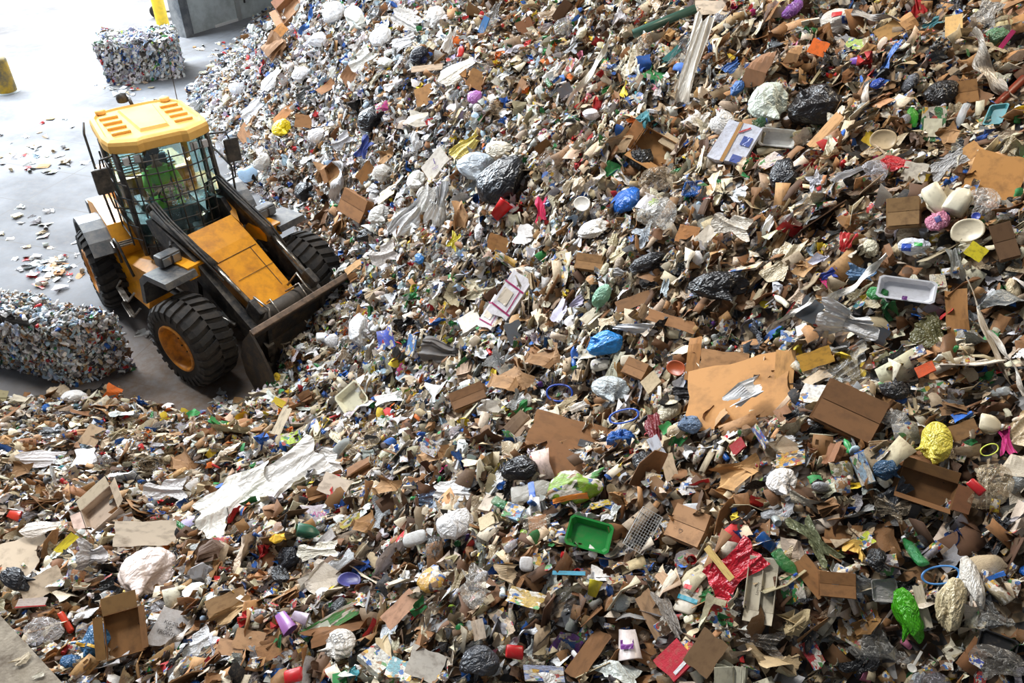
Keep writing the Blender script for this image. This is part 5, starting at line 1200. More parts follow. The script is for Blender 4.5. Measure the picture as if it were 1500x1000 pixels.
def text(short, s, cx_, cy_, size, col, ang=0., name='lettering', zoff=.05):
    o, me, k = HOB[short]; Vv = np.array([q.co[:] for q in me.vertices]); d = (Vv[:, 0]-cx_)**2+(Vv[:, 1]-cy_)**2; z = Vv[np.argsort(d)[:20], 2].max()
    cu = bpy.data.curves.new(name, 'FONT'); cu.body = s; cu.size = size; cu.align_x = 'CENTER'; cu.align_y = 'CENTER'; cu.extrude = .004
    tmp = bpy.data.objects.new(name, cu); me2 = bpy.data.meshes.new_from_object(tmp); bpy.data.objects.remove(tmp); me2.materials.clear(); me2.materials.append(objmat('plastic'))
    sx, sy = (o.matrix_world.col[i].to_3d().length for i in range(2)); t = link(name, me2, o, srgb(*col)); t.location = (cx_, cy_, z+zoff); t.rotation_euler = (0, 0, ang)
    t.scale = (min(1, sy/sx), min(1, sx/sy), 1); return t
patch('white taped box', 'brown_tape', -.08, 0, .10, .98, (176, 130, 70)); patch('white taped box', 'blue_stamp', .28, .1, .26, .22, (70, 90, 160)); patch('white taped box', 'blue_stamp', .24, -.34, .26, .18, (80, 98, 170)); patch('white taped box', 'red_mark', .1, .33, .3, .04, (186, 50, 50), ang=.6)
patch('black-taped box', 'black_tape', .12, 0, .09, .95, (26, 26, 26))
for s_ in ('striped postal box', 'smaller striped box'):
    patch(s_, 'magenta_stripe', 0, .22, .96, .035, (160, 40, 96)); patch(s_, 'magenta_stripe', 0, -.30, .96, .035, (160, 40, 96)); patch(s_, 'magenta_stripe', .3, -.04, .05, .5, (160, 40, 96)); patch(s_, 'shipping_label', -.12, -.04, .46, .3, (214, 200, 180))
patch('labelled kraft bag', 'stuck_label', 0, .1, .5, .4, (226, 222, 226))
patch('broad labelled panel', 'printed_label', .3, -.12, .32, .2, (26, 24, 26)); text('broad labelled panel', 'RUTTI', .3, -.12, .13, (220, 214, 200))
patch('long white tub', 'purple_logo', .0, -.38, .09, .16, (110, 50, 130)); text('grey lettered bag', 'RT21', .1, 0, .30, (40, 42, 44), 1.4)
text('purple-printed sack', '//  ~~', 0, 0, .34, (90, 60, 150), 1.3)
text('white lettered sack', 'KG 20\nKG\nFRONTE', -.02, .0, .15, (70, 68, 70)); text('handwritten carton', 'Lomosy\nOne', .0, 0, .14, (50, 46, 44), 0, 'handwriting', .09)
text('heart-marked box', '\u2661', -.1, -.25, .2, (60, 44, 36)); text('recycling-sign bag', 'O O\nO O O', 0, 0, .18, (60, 60, 62)); text('newspaper with magenta letters', 'AJW', .15, 0, .3, (176, 50, 130))
patch('labelled squeeze bottle', 'red_oval', 0, .18, .62, .12, (196, 34, 44)); patch('labelled squeeze bottle', 'teal_band', 0, -.12, .84, .12, (40, 140, 160)); text('labelled squeeze bottle', 'BORATINO', 0, .04, .14, (40, 36, 40))
patch('blue-banded bottle', 'blue_band', 0, 0, .8, .14, (40, 96, 190)); patch('blue bag with yellow tape', 'yellow_tape', 0, -.2, .7, .08, (226, 176, 50)); patch('blue-stickered box', 'blue_sticker', -.06, -.1, .18, .4, (90, 170, 206))
patch('big green snack bag', 'orange_foot', -.1, -.36, .6, .12, (222, 130, 40)); patch('purple-patterned cup', 'purple_pattern', 0, 0, .5, .3, (120, 60, 140)); patch('red-printed white bag', 'red_print', .0, .1, .3, .2, (196, 40, 40)); patch('red-printed white bag', 'blue_print', .25, -.1, .16, .16, (60, 90, 160))
patch('deep red box', 'white_print', .3, .1, .12, .7, (206, 200, 200)); patch('red-edged carton', 'red_edge', 0, -.42, .98, .12, (186, 40, 44)); patch('upright green carton', 'white_panel', -.02, -.12, .7, .5, (220, 216, 190))
patch('blue-green printed bag', 'blue_print', -.2, -.1, .3, .4, (40, 80, 180)); patch('blue-green printed bag', 'green_print', .15, .1, .25, .2, (60, 180, 80)); patch('pink-white bag', 'blue_round_print', .05, 0, .24, .3, (70, 70, 130))
patch('long green carton', 'white_stripe', -.2, 0, .3, .5, (200, 206, 190))
# papers lying on the push wall
for j, (x, y, w_, h_, a, c, lab) in enumerate([(30, 968, 34, 16, 28, (190, 176, 150), 'crumpled cream wrapper lying on the push wall'), (57, 990, 18, 8, 40, (214, 208, 190), 'small folded paper lying on the push wall')]):
    p = gp(x, y, 3.06); me, ex, _, _ = variant('crumple', j); u, v, n = basis(np.array([0, 0, 1.]), math.radians(a)); pm = F_PX/((p-CAMP)@_F)
    o = link('paper_scrap', me, None, srgb(*c)); zl = min(q.co.z for q in me.vertices)*w_/pm*.3; o.matrix_world = mat4(u, v, n, p+np.array([0, 0, -zl*.8]), (w_/pm, h_/pm*1.2, w_/pm*.3)); tag(o, lab, 'paper scrap')
# ---------------------------------------------------------------- the loose pieces
PAL = {
 'white': (srgb(238, 239, 240), 'white'), 'cream': (srgb(214, 202, 178), 'cream'), 'beige': (srgb(186, 166, 136), 'beige'), 'tan': (srgb(168, 126, 82), 'tan'),
 'brown': (srgb(132, 92, 56), 'brown'), 'dbrown': (srgb(88, 62, 42), 'dark brown'), 'grey': (srgb(150, 150, 150), 'grey'), 'dgrey': (srgb(72, 74, 78), 'dark grey'),
 'black': (srgb(26, 26, 28), 'black'), 'pblue': (srgb(176, 200, 220), 'pale blue'), 'blue': (srgb(34, 92, 172), 'blue'), 'navy': (srgb(34, 44, 92), 'navy'), 'green': (srgb(40, 128, 66), 'green'),
 'lime': (srgb(150, 190, 60), 'lime green'), 'yellow': (srgb(226, 196, 52), 'yellow'), 'orange': (srgb(222, 112, 36), 'orange'), 'red': (srgb(186, 32, 36), 'red'), 'pink': (srgb(222, 130, 160), 'pink'),
 'magenta': (srgb(184, 36, 110), 'magenta'), 'purple': (srgb(104, 62, 140), 'purple'), 'teal': (srgb(40, 128, 136), 'teal'), 'lilac': (srgb(196, 188, 220), 'lilac'), 'clear': (srgb(205, 208, 208), 'clear')}
W_ = 'white'
# regions of the heap (by place in the view) and how their mix of colours and kinds differs: (centre x, y, reach, colour weights, kind weights)
REG = [
 (478, 338, 85, dict(brown=26, dbrown=26, tan=12, beige=10, black=8, white=8, grey=6, red=2), dict(card=3.2, paper=2, film=1.5, bag=1, wrap=1.5)),  # hollow by the bucket: brown waste, its shade put into darker colours
 (430, 120, 230, dict(white=66, pblue=14, cream=6, grey=4, tan=4, brown=4, black=5, blue=5, red=2, lilac=5), dict(bag=3.2, paper=3.2, film=2.6, card=.6, wrap=1.6)),
 (620, 260, 180, dict(white=52, cream=14, pblue=7, tan=9, brown=8, black=5, blue=4, red=3, yellow=3, grey=5), dict(bag=3, paper=3, film=2.4, card=.9, wrap=2)),
 (860, 90, 200, dict(beige=20, cream=19, brown=13, white=16, grey=7, dbrown=6, blue=6, green=5, red=4, orange=4, teal=2, yellow=3, pink=1), dict(paper=3, wrap=3, card=1.5, bag=1.5, bottle=1, film=1)),
 (1250, 90, 260, dict(beige=20, tan=20, brown=18, cream=14, dbrown=8, black=5, grey=8, red=3, blue=3, green=2), dict(card=3, paper=2.5, film=2, bag=1.5, wrap=2)),
 (560, 500, 190, dict(white=42, cream=18, beige=7, blue=11, pblue=9, green=6, yellow=7, tan=4, red=4, orange=3, magenta=1, lime=2), dict(paper=3.5, wrap=5, carton=2, card=.7, cup=1)),
 (280, 600, 120, dict(beige=20, cream=20, tan=13, yellow=13, brown=7, white=10, blue=7, red=4, green=6, orange=5), dict(paper=4, wrap=5, card=2, cup=.6)),
 (860, 420, 200, dict(beige=22, cream=20, tan=14, brown=12, white=12, dbrown=7, black=4, blue=3, green=2, grey=6), dict(card=2.5, paper=3, bag=1.5, film=2, wrap=2)),
 (1300, 380, 240, dict(beige=24, cream=18, tan=15, brown=12, white=9, grey=7, dbrown=6, blue=3, red=3, green=3, yellow=2), dict(card=2.5, paper=2.5, film=2, wrap=3, bottle=1)),
 (100, 700, 200, dict(white=26, cream=20, beige=14, tan=13, brown=12, grey=7, red=3, blue=3, lilac=4, dbrown=4), dict(card=3.5, paper=5, film=1.5, wrap=1.5)),
 (200, 920, 200, dict(cream=18, tan=16, brown=14, white=14, grey=12, black=7, dbrown=8, red=4, blue=4, orange=2), dict(card=3, paper=2, film=2.5, bag=2, wrap=2)),
 (640, 760, 210, dict(brown=18, beige=16, cream=14, dbrown=14, white=11, grey=9, black=6, green=3, red=3, blue=4, yellow=2), dict(card=3, paper=2.5, film=2, wrap=2.5, bottle=1.2)),
 (760, 950, 240, dict(brown=18, dbrown=20, grey=14, beige=15, cream=9, black=10, white=5, green=3, red=3, blue=2, clear=3), dict(card=3, paper=2, film=3, wrap=2.5, bag=1.5)),
 (1250, 700, 240, dict(brown=19, dbrown=17, beige=15, cream=10, grey=12, tan=8, black=7, green=3, red=4, blue=4, yellow=2, magenta=1), dict(card=2.5, paper=2, film=3, wrap=2.5, bottle=1.2)),
 (1350, 930, 220, dict(grey=18, brown=18, dbrown=19, beige=15, black=9, cream=9, green=3, blue=3, red=2), dict(card=2, paper=2, film=4, wrap=2, clam=1))]
REGC = np.array([(a, b) for a, b, *_ in REG], float); REGR = np.array([c for _, _, c, *_ in REG], float)
def region(px, py, r):
    w_ = np.exp(-((px-REGC[:, 0])**2+(py-REGC[:, 1])**2)/(REGR**2)*1.6)+1e-6; return REG[r.choice(len(REG), p=w_/w_.sum())]
# (name, category, shape, size range m, share, colours it can have or None)
BRIGHT = ['blue', 'red', 'green', 'yellow', 'white', 'orange', 'white', 'pblue', 'cream', 'navy', 'teal', 'pink', 'magenta', 'purple', 'lime']
KINDS = {
 'paper_scrap': ('paper scrap', ['paper', 'crumple'], (.09, .32), 9, None, ['torn', 'crumpled'], 'paper'),
 'cardboard_piece': ('cardboard', ['card', 'bundle'], (.12, .46), 7, ['tan', 'brown', 'beige', 'cream', 'dbrown', 'tan'], ['bent', 'layered'], 'card'),
 'brown_paper_bag': ('paper bag', ['kraft'], (.12, .30), 2, ['tan', 'brown', 'beige'], ['crumpled'], 'card'),
 'plastic_bag': ('plastic bag', ['bag', 'drape', 'film'], (.14, .40), 6, ['white', 'cream', 'grey', 'black', 'pblue', 'white', 'clear', 'blue', 'white', 'beige', 'black', 'dgrey'], ['knotted', 'spread-out', 'gathered'], 'bag'),
 'plastic_film': ('plastic film', ['film', 'drape'], (.20, .62), 5, ['white', 'grey', 'clear', 'cream', 'black', 'white', 'dgrey', 'beige'], ['gathered', 'draped'], 'film'),
 'clear_plastic_bag': ('plastic bag', ['cbag', 'cfilm'], (.2, .5), 2.6, ['clear', 'grey', 'clear', 'beige'], ['puffed-up', 'limp'], 'film'),
 'food_wrapper': ('wrapper', ['wrap', 'crumple'], (.09, .24), 6, BRIGHT, ['printed', 'scrunched plain'], 'wrap'),
 'food_carton': ('carton', ['carton', 'pbox'], (.10, .22), 3.2, ['white', 'cream', 'beige', 'blue', 'red', 'tan', 'yellow', 'green'], ['crushed printed', 'crushed plain'], 'carton'),
 'plastic_bottle': ('bottle', ['bottle'], (.18, .28), 2, ['clear', 'green', 'clear', 'pblue', 'blue'], ['empty'], 'bottle'),
 'detergent_bottle': ('bottle', ['pbottle', 'jug'], (.18, .27), 1.2, ['white', 'cream', 'blue', 'red', 'yellow', 'white', 'green'], ['opaque', 'handled'], 'bottle'),
 'drink_can': ('can', ['can'], (.10, .14), 1.1, ['red', 'blue', 'grey', 'white', 'green', 'grey'], ['dented'], 'cup'),
 'drink_cup': ('cup', ['cup'], (.09, .13), 1.3, ['white', 'cream', 'red', 'beige', 'purple', 'blue'], ['tipped-over'], 'cup'),
 'lid': ('lid', ['disc'], (.07, .14), 1.1, ['white', 'red', 'blue', 'cream', 'grey', 'green', 'yellow', 'orange'], ['loose round'], 'cup'),
 'food_tray': ('tray', ['tray', 'clam'], (.12, .24), 1.4, ['white', 'black', 'clear', 'cream', 'clear', 'blue', 'green'], ['opaque', 'see-through'], 'cup'),
 'magazine': ('magazine', ['mag', 'pcard'], (.20, .30), 1.2, ['white', 'cream', 'pblue', 'beige', 'red'], ['splayed', 'flattened'], 'carton'),
 'foam_chunk': ('foam', ['chunk'], (.06, .14), .7, ['white', 'cream', 'beige'], ['broken'], 'paper'),
 'cloth_rag': ('rag', ['rag'], (.14, .34), 1.6, ['blue', 'grey', 'navy', 'red', 'cream', 'black', 'green', 'pink', 'brown'], ['twisted'], 'film'),
 'plastic_strand': ('plastic strand', ['rope'], (.25, .6), .9, ['white', 'grey', 'cream', 'beige', 'black', 'blue'], ['pulled-out'], 'film')}
KN = list(KINDS); KW = np.array([KINDS[k][3] for k in KN], float)
GROUPWORD = {'paper_scrap': 'paper scraps', 'cardboard_piece': 'cardboard pieces', 'brown_paper_bag': 'brown paper bags', 'plastic_bag': 'plastic bags', 'plastic_film': 'sheets of plastic film', 'clear_plastic_bag': 'clear plastic bags',
 'food_wrapper': 'food wrappers', 'food_carton': 'food cartons', 'plastic_bottle': 'clear and tinted bottles', 'detergent_bottle': 'opaque bottles', 'drink_can': 'drink cans', 'drink_cup': 'drink cups', 'lid': 'round lids', 'food_tray': 'food trays',
 'magazine': 'magazines', 'foam_chunk': 'foam chunks', 'cloth_rag': 'cloth rags', 'plastic_strand': 'plastic strands'}
NOUN = {'paper_scrap': 'paper scrap', 'cardboard_piece': 'cardboard piece', 'brown_paper_bag': 'kraft paper bag', 'plastic_bag': 'plastic bag', 'plastic_film': 'sheet of plastic film', 'clear_plastic_bag': 'see-through plastic bag', 'food_wrapper': 'wrapper', 'food_carton': 'carton',
 'plastic_bottle': 'drink bottle', 'detergent_bottle': 'detergent bottle', 'drink_can': 'drink can', 'drink_cup': 'drink cup', 'lid': 'lid', 'food_tray': 'food tray', 'magazine': 'magazine', 'foam_chunk': 'foam chunk', 'cloth_rag': 'cloth rag', 'plastic_strand': 'plastic strand'}
PROXY = {'paper': s_paper, 'card': s_card, 'bag': s_bag, 'film': s_film, 'wrap': s_wrapper, 'carton': s_carton, 'bottle': s_bottle, 'cup': s_cup}

# candidate spots over everything seen of the heap, as many per square metre far off as close by
cx, cy = np.meshgrid(np.arange(-70, 1571, 10.), np.arange(-50, 1061, 10.), indexing='ij')
CP, CN = hit(cx, cy); CPPM = F_PX/((CP-CAMP)@_F); CZ = bil(H, CP[..., 0], CP[..., 1])
cosv = np.abs((CN*(CAMP-CP)/np.linalg.norm(CAMP-CP, axis=-1, keepdims=True)).sum(-1))
dens = np.where(CZ > .01, 1/CPPM**2/np.maximum(cosv, .3), 0)
dens = np.where((CZ > .01)&(CZ < .12), dens*.6, dens)
AREA = dens.sum()*100
pcell = (dens/dens.sum()).ravel()
def spots(n, r):
    k = r.choice(len(pcell), size=n, p=pcell); px = cx.ravel()[k]+r.uniform(-5, 5, n); py = cy.ravel()[k]+r.uniform(-5, 5, n); p, nn = hit(px, py); return px, py, p, nn
# a wider apron for the uncountable filling, so the heap stays covered from a step to either side
wx, wy = np.meshgrid(np.arange(-260, 1861, 12.), np.arange(-60, 1281, 12.), indexing='ij')
WP, WN = hit(wx, wy); WPPM = F_PX/((WP-CAMP)@_F); WZ = bil(H, WP[..., 0], WP[..., 1])
wc = np.abs((WN*(CAMP-WP)/np.linalg.norm(WP-CAMP, axis=-1, keepdims=True)).sum(-1))
wdens = np.where(WZ > .01, 1/WPPM**2/np.maximum(wc, .3), 0); wdens = np.where((WZ > .01)&(WZ < .12), wdens*.6, wdens)
wcell = (wdens/wdens.sum()).ravel(); MORE = min(wdens.sum()*144/AREA, 1.6); print('apron', MORE)
def wide(n, r):
    k = r.choice(len(wcell), size=n, p=wcell); px = wx.ravel()[k]+r.uniform(-6, 6, n); py = wy.ravel()[k]+r.uniform(-6, 6, n); p, nn = hit(px, py); return px, py, p, nn
HB = np.array([(h['x'], h['y'], max(h['w'], 14), max(h['h'], 14), math.radians(h['a'])) for h in HERO])
def in_hero(px, py, g, e=0.):
    dx = px-HB[:, 0]; dy = -(py-HB[:, 1]); c, s = np.cos(HB[:, 4]), np.sin(HB[:, 4]); u = (dx*c+dy*s)/(HB[:, 2]*.5*g+e); v = (-dx*s+dy*c)/(HB[:, 3]*.5*g+e); return bool(((u*u+v*v) < 1).any())
NAMED = [h for h in HERO if h['s']]; NB = np.array([(h['x'], h['y']) for h in NAMED], float)
used_labels = {}
def place_words(px, py):
    d = np.hypot(NB[:, 0]-px, (NB[:, 1]-py)*1.0); o = np.argsort(d)
    a = NAMED[o[0]]; dx, dy = px-a['x'], py-a['y']; D = d[o[0]]
    far = 'well ' if D > 55 else ('just ' if D < 28 else '')
    rel = far+'above' if dy < -abs(dx)*.8 else (far+'below' if dy > abs(dx)*.8 else ('beside' if D < 40 else 'near'))
    b = None
    for k in o[1:7]:
        if NAMED[k]['s'] != a['s']:
            v = np.array([NB[k][0]-a['x'], NB[k][1]-a['y']]); c = (v@np.array([dx, dy]))/(np.linalg.norm(v)*D+1e-6)
            if c > .5: b = NAMED[k]; break
    return rel+' the '+a['s'], ((' toward the '+b['s']) if b else ''), a['s']
def label_for(kind, state, colour, size, px, py):
    a, b, near = place_words(px, py); n = NOUN[kind]
    sz = 'small ' if size < .6 else ('large ' if size > 1.5 else '')
    if len((sz+colour+' '+state+' '+n+' '+a+b).split()) > 16: b = ''
    if len((sz+colour+' '+state+' '+n+' '+a+b).split()) > 16: sz = ''
    if len((sz+colour+' '+state+' '+n+' '+a+b).split()) > 16: n = n.replace('sheet of plastic film', 'film')
    if len((sz+colour+' '+state+' '+n+' '+a+b).split()) > 16: state = ''
    return ' '.join((sz+colour+' '+state+' '+n+' '+a+b).split()), near

def _lib_raw(shape, me):
    for k, v in _lib.items():
        if isinstance(k, tuple) and k[0] == shape and v[0] is me: return RAW[k]
    return None
NI = 9500
r = np.random.RandomState(77)
px, py, P, NN = spots(NI, r)
ks = r.choice(len(KN), size=NI, p=KW/KW.sum())
cand = []
for i in range(NI):
    reg = region(px[i], py[i], r); kn = KN[ks[i]]; info = KINDS[kn]; w_ = reg[4].get(info[6], .9)
    if r.rand() > w_/3.2: continue
    cw = reg[3]; cl = info[4]; cl = cl if (cl is not BRIGHT or r.rand() < .3) else None; names = list(cw) if cl is None else cl
    wts = np.array([cw.get(c, 1.2) for c in names], float)**(1. if cl is None else .7); col = names[r.choice(len(names), p=wts/wts.sum())]
    lo, hi = info[2]; s = lo*(hi/lo)**(r.rand()**1.25); cand.append((s*F_PX/((P[i]-CAMP)@_F), i, kn, col, s))
cand.sort(key=lambda c: -c[0])
count = {k: 0 for k in KN}; taken = []; LIMIT = 290
cells = {}
pending = []
def jitter(c, r, a=.10):
    g = 1+a*1.3*r.randn(); return tuple(min(max(v*g*(1+.035*r.randn()), .003), .92) for v in c)
for pxs, i, kn, col, s in cand:
    if pxs < 7 or count[kn] >= LIMIT: continue
    x, y = px[i], py[i]
    if in_hero(x, y, .85, pxs*.42): continue
    # keep the larger pieces from hiding one another
    cx_, cy_ = int(x//30), int(y//30); bad = False
    for a in (-1, 0, 1):
        for b in (-1, 0, 1):
            for (qx, qy, qs) in cells.get((cx_+a, cy_+b), ()):
                if (qx-x)**2+(qy-y)**2 < (.36*(qs+pxs)*.8)**2: bad = True
    if bad: continue
    cells.setdefault((cx_, cy_), []).append((x, y, pxs)); count[kn] += 1
    info = KINDS[kn]; vi = r.randint(len(info[1])); shape = info[1][vi]
    me, ex, _, _ = variant(shape, r.randint(50)); s0 = s
    if kn == 'plastic_strand': sc = (s, s*.22, s)
    else: sc = (s*ex[0], s*ex[1], s)
    u, v, n = lay(NN[i], x, y, r, .5)
    if shape in ('paper', 'crumple', 'card', 'film', 'drape', 'wrap', 'kraft', 'rag'): sc = (sc[0], sc[1]*r.uniform(.5, 1), sc[2])
    lift = .02+.10*s*(1 if shape in ('bag', 'cbag', 'bottle', 'pbottle', 'jug', 'can', 'cup', 'box', 'pack') else .35)
    pos = P[i]+NN[i]*lift
    rgb, cname = PAL[col]; o = link(kn, me, None, jitter(rgb, r)); o.matrix_world = mat4(u, v, n, pos, sc)
    lo, hi = info[2]; rel = s/math.sqrt(lo*hi)
    lab, near = label_for(kn, info[5][vi], cname, rel, x, y)
    pending.append((o, lab, info[0], kn, near, x, y, pxs))
    if pxs > 22 and shape in ('bottle', 'pbottle', 'jug'):
        cs = s_bcap(r) if shape != 'jug' else s_jcap(r)
        key = ('cap', shape)
        if key not in _lib:
            # cap shares the bottle's own frame
            V, Fc = cs; _lib[key] = (V, Fc)
        V, Fc = _lib[key]; bV = _lib_raw(shape, me)
        cc = link('cap', mesh('cap', (V-bV[0])/bV[1], Fc, objmat('plastic'), True), o, PAL[['white', 'blue', 'red', 'green'][r.randint(4)]][0]) if bV else None
seen = {}
for q in pending: seen.setdefault(q[1], []).append(q)
EXTRA = ['tilted up', 'lying flat', 'half buried', 'lying uppermost']
for lab, qs in seen.items():
    for q in qs: tag(q[0], lab, q[2], GROUPWORD[q[3]]+' on the refuse heap')
    if len(qs) > 1:      # look-alikes in one spot: they share their label and a group of their own
        for q in qs: q[0]['group'] = GROUPWORD[q[3]]+' by the '+q[4]
print('individuals', len(pending), count, 'labels', len(seen))

# ---------------------------------------------------------------- the uncountable rest: one mesh per sort, each piece a real crumpled sheet, bag or board
LOW = {}
def lowres(fam):
    if fam not in LOW:
        out = []
        for i in range(8):
            q = np.random.RandomState(900+i)
            if fam == 'paper': V, Fc = s_paper(q, 5) if i % 2 else s_crumple(q, 5)
            elif fam == 'card': V, Fc = s_card(q, 3)
            elif fam == 'bag': V, Fc = (s_bag(q, 3, False) if i % 4 == 0 else (s_crumple(q, 9) if i % 2 else s_film(q, 10)))
            elif fam == 'film': V, Fc = s_film(q, 9)
            elif fam == 'wrap': V, Fc = s_wrapper(q, 5)
            elif fam == 'carton': V, Fc = s_carton(q); m = MB(); m.box((0, 0, 0), (1, .62, .24)); V, Fc = np.array(m.v), m.f
            elif fam == 'bottle': V, Fc = s_bottle(q, 7)
            elif fam == 'cup': V, Fc = s_cup(q, 8)
            V = np.asarray(V, float); V = V-(V.max(0)+V.min(0))/2; V /= max((V.max(0)-V.min(0))[:2])
            out.append((V, Fc))
        LOW[fam] = out
    return LOW[fam]
def mass(name, label, fam, mkey, n, srange, colours, seed, spots_fn, smooth=False, lift=(-.06, .045), tilt=.65, palw=None, parent=None, kind='stuff', cat='litter'):
    n = int(n*MORE) if spots_fn is wide else n; r = np.random.RandomState(seed); px, py, P, NN = spots_fn(n, r)
    Vs, Fi, Ls, Cs, Lc = [], [], [], [], []; off = 0; loops = []; starts = []; tot = 0
    for i in range(n):
        reg = region(px[i], py[i], r) if palw is None else None
        if reg is not None:
            if r.rand() > min(1, reg[4].get(fam, 1.2)/2.4+.15): continue
            cw = reg[3]
        else: cw = palw
        cc_ = colours if (colours is not BRIGHT or r.rand() < .3) else None; names = list(cw) if cc_ is None else cc_
        wts = np.array([cw.get(c, 1.2) for c in names], float)**(1. if cc_ is None else .7); col = jitter(PAL[names[r.choice(len(names), p=wts/wts.sum())]][0], r, .12)
        lo, hi = srange; s = lo*(hi/lo)**(r.rand()**1.3)
        V, Fc = lowres(fam)[r.randint(8)]
        u, v, nn = lay(NN[i], px[i], py[i], r, tilt); sc = s*np.array([1, r.uniform(.4, 1), 1])
        W = (V*sc)@np.array([u, v, nn])+P[i]+NN[i]*r.uniform(*lift)
        if reg is not None and in_hero(px[i], py[i], .8): W = W-NN[i]*.08
        Vs.append(W); Ls.append(V*max(1, s/.12)*.8+r.rand(3)*90); Cs.append(np.tile(np.array([*col, 1.]), (len(V), 1)))
        for f in Fc: loops.extend([a+off for a in f]); starts.append(tot); tot += len(f)
        off += len(V)
    V = np.concatenate(Vs); me = bpy.data.meshes.new(name); me.vertices.add(len(V)); me.vertices.foreach_set('co', V.astype(np.float32).ravel())
    me.loops.add(len(loops)); me.loops.foreach_set('vertex_index', np.array(loops, np.int32)); me.polygons.add(len(starts)); me.polygons.foreach_set('loop_start', np.array(starts, np.int32))
    me.update(calc_edges=True); me.validate()
    if smooth: me.polygons.foreach_set('use_smooth', [True]*len(me.polygons))
    a = me.attributes.new('tint', 'FLOAT_COLOR', 'POINT'); a.data.foreach_set('color', np.concatenate(Cs).astype(np.float32).ravel())
    b = me.attributes.new('local', 'FLOAT_VECTOR', 'POINT'); b.data.foreach_set('vector', np.concatenate(Ls).astype(np.float32).ravel())
    me.materials.append(MAT[mkey, 'attr']); o = link(name, me, parent)
    if parent is None: tag(o, label, cat, None, kind)
    else: tag(o, kind=kind)
    return o
TH = ['tan', 'brown', 'beige', 'dbrown', 'cream']
mass('paper_litter', 'small torn and crumpled paper filling the gaps across the heap', 'paper', 'paper', 13000, (.06, .22), None, 1, wide, tilt=.75)
mass('cardboard_litter', 'small cardboard shreds filling the gaps across the heap', 'card', 'card', 8000, (.08, .30), TH, 2, wide)
mass('wrapper_litter', 'small bright printed wrappers filling the gaps across the heap', 'wrap', 'print', 8500, (.06, .18), None, 3, wide, True, tilt=.75)
mass('bag_litter', 'small scrunched plastic bags filling the gaps across the heap', 'bag', 'bag', 3600, (.08, .22), ['white', 'grey', 'cream', 'black', 'pblue', 'beige', 'white', 'blue'], 4, wide, True, (-.06, .01))
mass('film_litter', 'limp plastic film scraps filling the gaps across the heap', 'film', 'bag', 4200, (.10, .34), ['white', 'grey', 'cream', 'black', 'clear', 'beige', 'dgrey'], 5, wide, True)
mass('carton_litter', 'small printed cartons filling the gaps across the heap', 'carton', 'print', 2600, (.06, .15), ['white', 'cream', 'beige', 'tan', 'blue', 'red', 'yellow', 'grey', 'white', 'beige'], 6, wide)
mass('bottle_litter', 'small bottles filling the gaps across the heap', 'bottle', 'plastic', 1000, (.12, .22), ['white', 'clear', 'green', 'pblue', 'blue', 'cream', 'red'], 7, wide, True, (-.05, .02))
mass('cup_litter', 'small cups and tubs filling the gaps across the heap', 'cup', 'plastic', 1500, (.06, .11), BRIGHT, 8, wide, True, (-.03, .02))

# ---------------------------------------------------------------- bales of pressed plastic
def bale(corner, e1, e2, h, n, cw, label, seed, fams, lean=0):
    e1 = np.array([*e1, 0.]); e2 = np.array([*e2, 0.]); l1, l2 = np.linalg.norm(e1), np.linalg.norm(e2); u1, u2 = e1/l1, e2/l2; c0 = np.array([corner[0], corner[1], 0.])
    root = empty('pressed_bale', tuple(c0)); tag(root, label, 'bale')
    inn = .05; V = []
    for z in (0, h-inn):
        for a, b in ((inn, inn), (l1-inn, inn), (l1-inn, l2-inn), (inn, l2-inn)): V.append(tuple(u1*a+u2*b+np.array([0, 0, z])))
    m = MB(); m.hexa(V[:4], V[4:]); m.build('bale_core', plain('bale_core', srgb(96, 90, 84), .9), root)
    fn = np.cross(u1, [0, 0, 1.]);
    if fn@u2 > 0: fn = -fn
    f2 = np.cross(u2, [0, 0, 1.])
    if f2@u1 > 0: f2 = -f2
    faces = [(np.zeros(3), e1, np.array([0, 0, h]), fn), (np.zeros(3), e2, np.array([0, 0, h]), f2), (np.array([0, 0, h]), e1, e2, np.array([0, 0, 1.])), (e1, e2, np.array([0, 0, h]), -f2)]
    ar = np.array([np.linalg.norm(np.cross(b, c)) for _, b, c, _ in faces])
    def sp(nn, r):
        k = r.choice(4, size=nn, p=ar/ar.sum()); a, b = r.rand(nn), r.rand(nn); P = np.array([faces[k[i]][0]+faces[k[i]][1]*a[i]+faces[k[i]][2]*b[i] for i in range(nn)]); Nn = np.array([faces[j][3] for j in k])
        P = P+Nn*np.clip(wob(P@u1*1.+0, P[:, 2]+P@u2, 3.5, seed)*.09, -.015, .2)[:, None]
        return np.zeros(nn), np.zeros(nn), P, Nn
    for j, (nm, fam, mk, share, sm, sr) in enumerate(fams):
        mass(nm, None, fam, mk, int(n*share), sr, None, seed+j, sp, sm, (-.03, .04), .35, cw, root)
    for k in range(4):
        a = l1*(k+.6)/4.2; q = u1*a
        m = MB(); m.tube([tuple(q-u2*.03+np.array([0, 0, .02])), tuple(q-u2*.05+np.array([0, 0, h*.5])), tuple(q-u2*.02+np.array([0, 0, h+.03])), tuple(q+u2*l2*.5+np.array([0, 0, h+.05])), tuple(q+u2*(l2+.02)+np.array([0, 0, h+.02])), tuple(q+u2*(l2+.03)+np.array([0, 0, .02]))], .006, 5)
        m.build('baling_wire', STL, root)
    return root
FAM = [('pressed_film', 'film', 'bag', .3, True, (.1, .3)), ('pressed_bags', 'bag', 'bag', .25, True, (.1, .22)), ('pressed_wrappers', 'wrap', 'print', .2, True, (.08, .2)), ('pressed_paper', 'paper', 'paper', .25, False, (.08, .2))]
a, b = gp(160, 125), gp(268, 114); d = (b-a)/np.linalg.norm(b-a); pn = np.array([-d[1], d[0]])
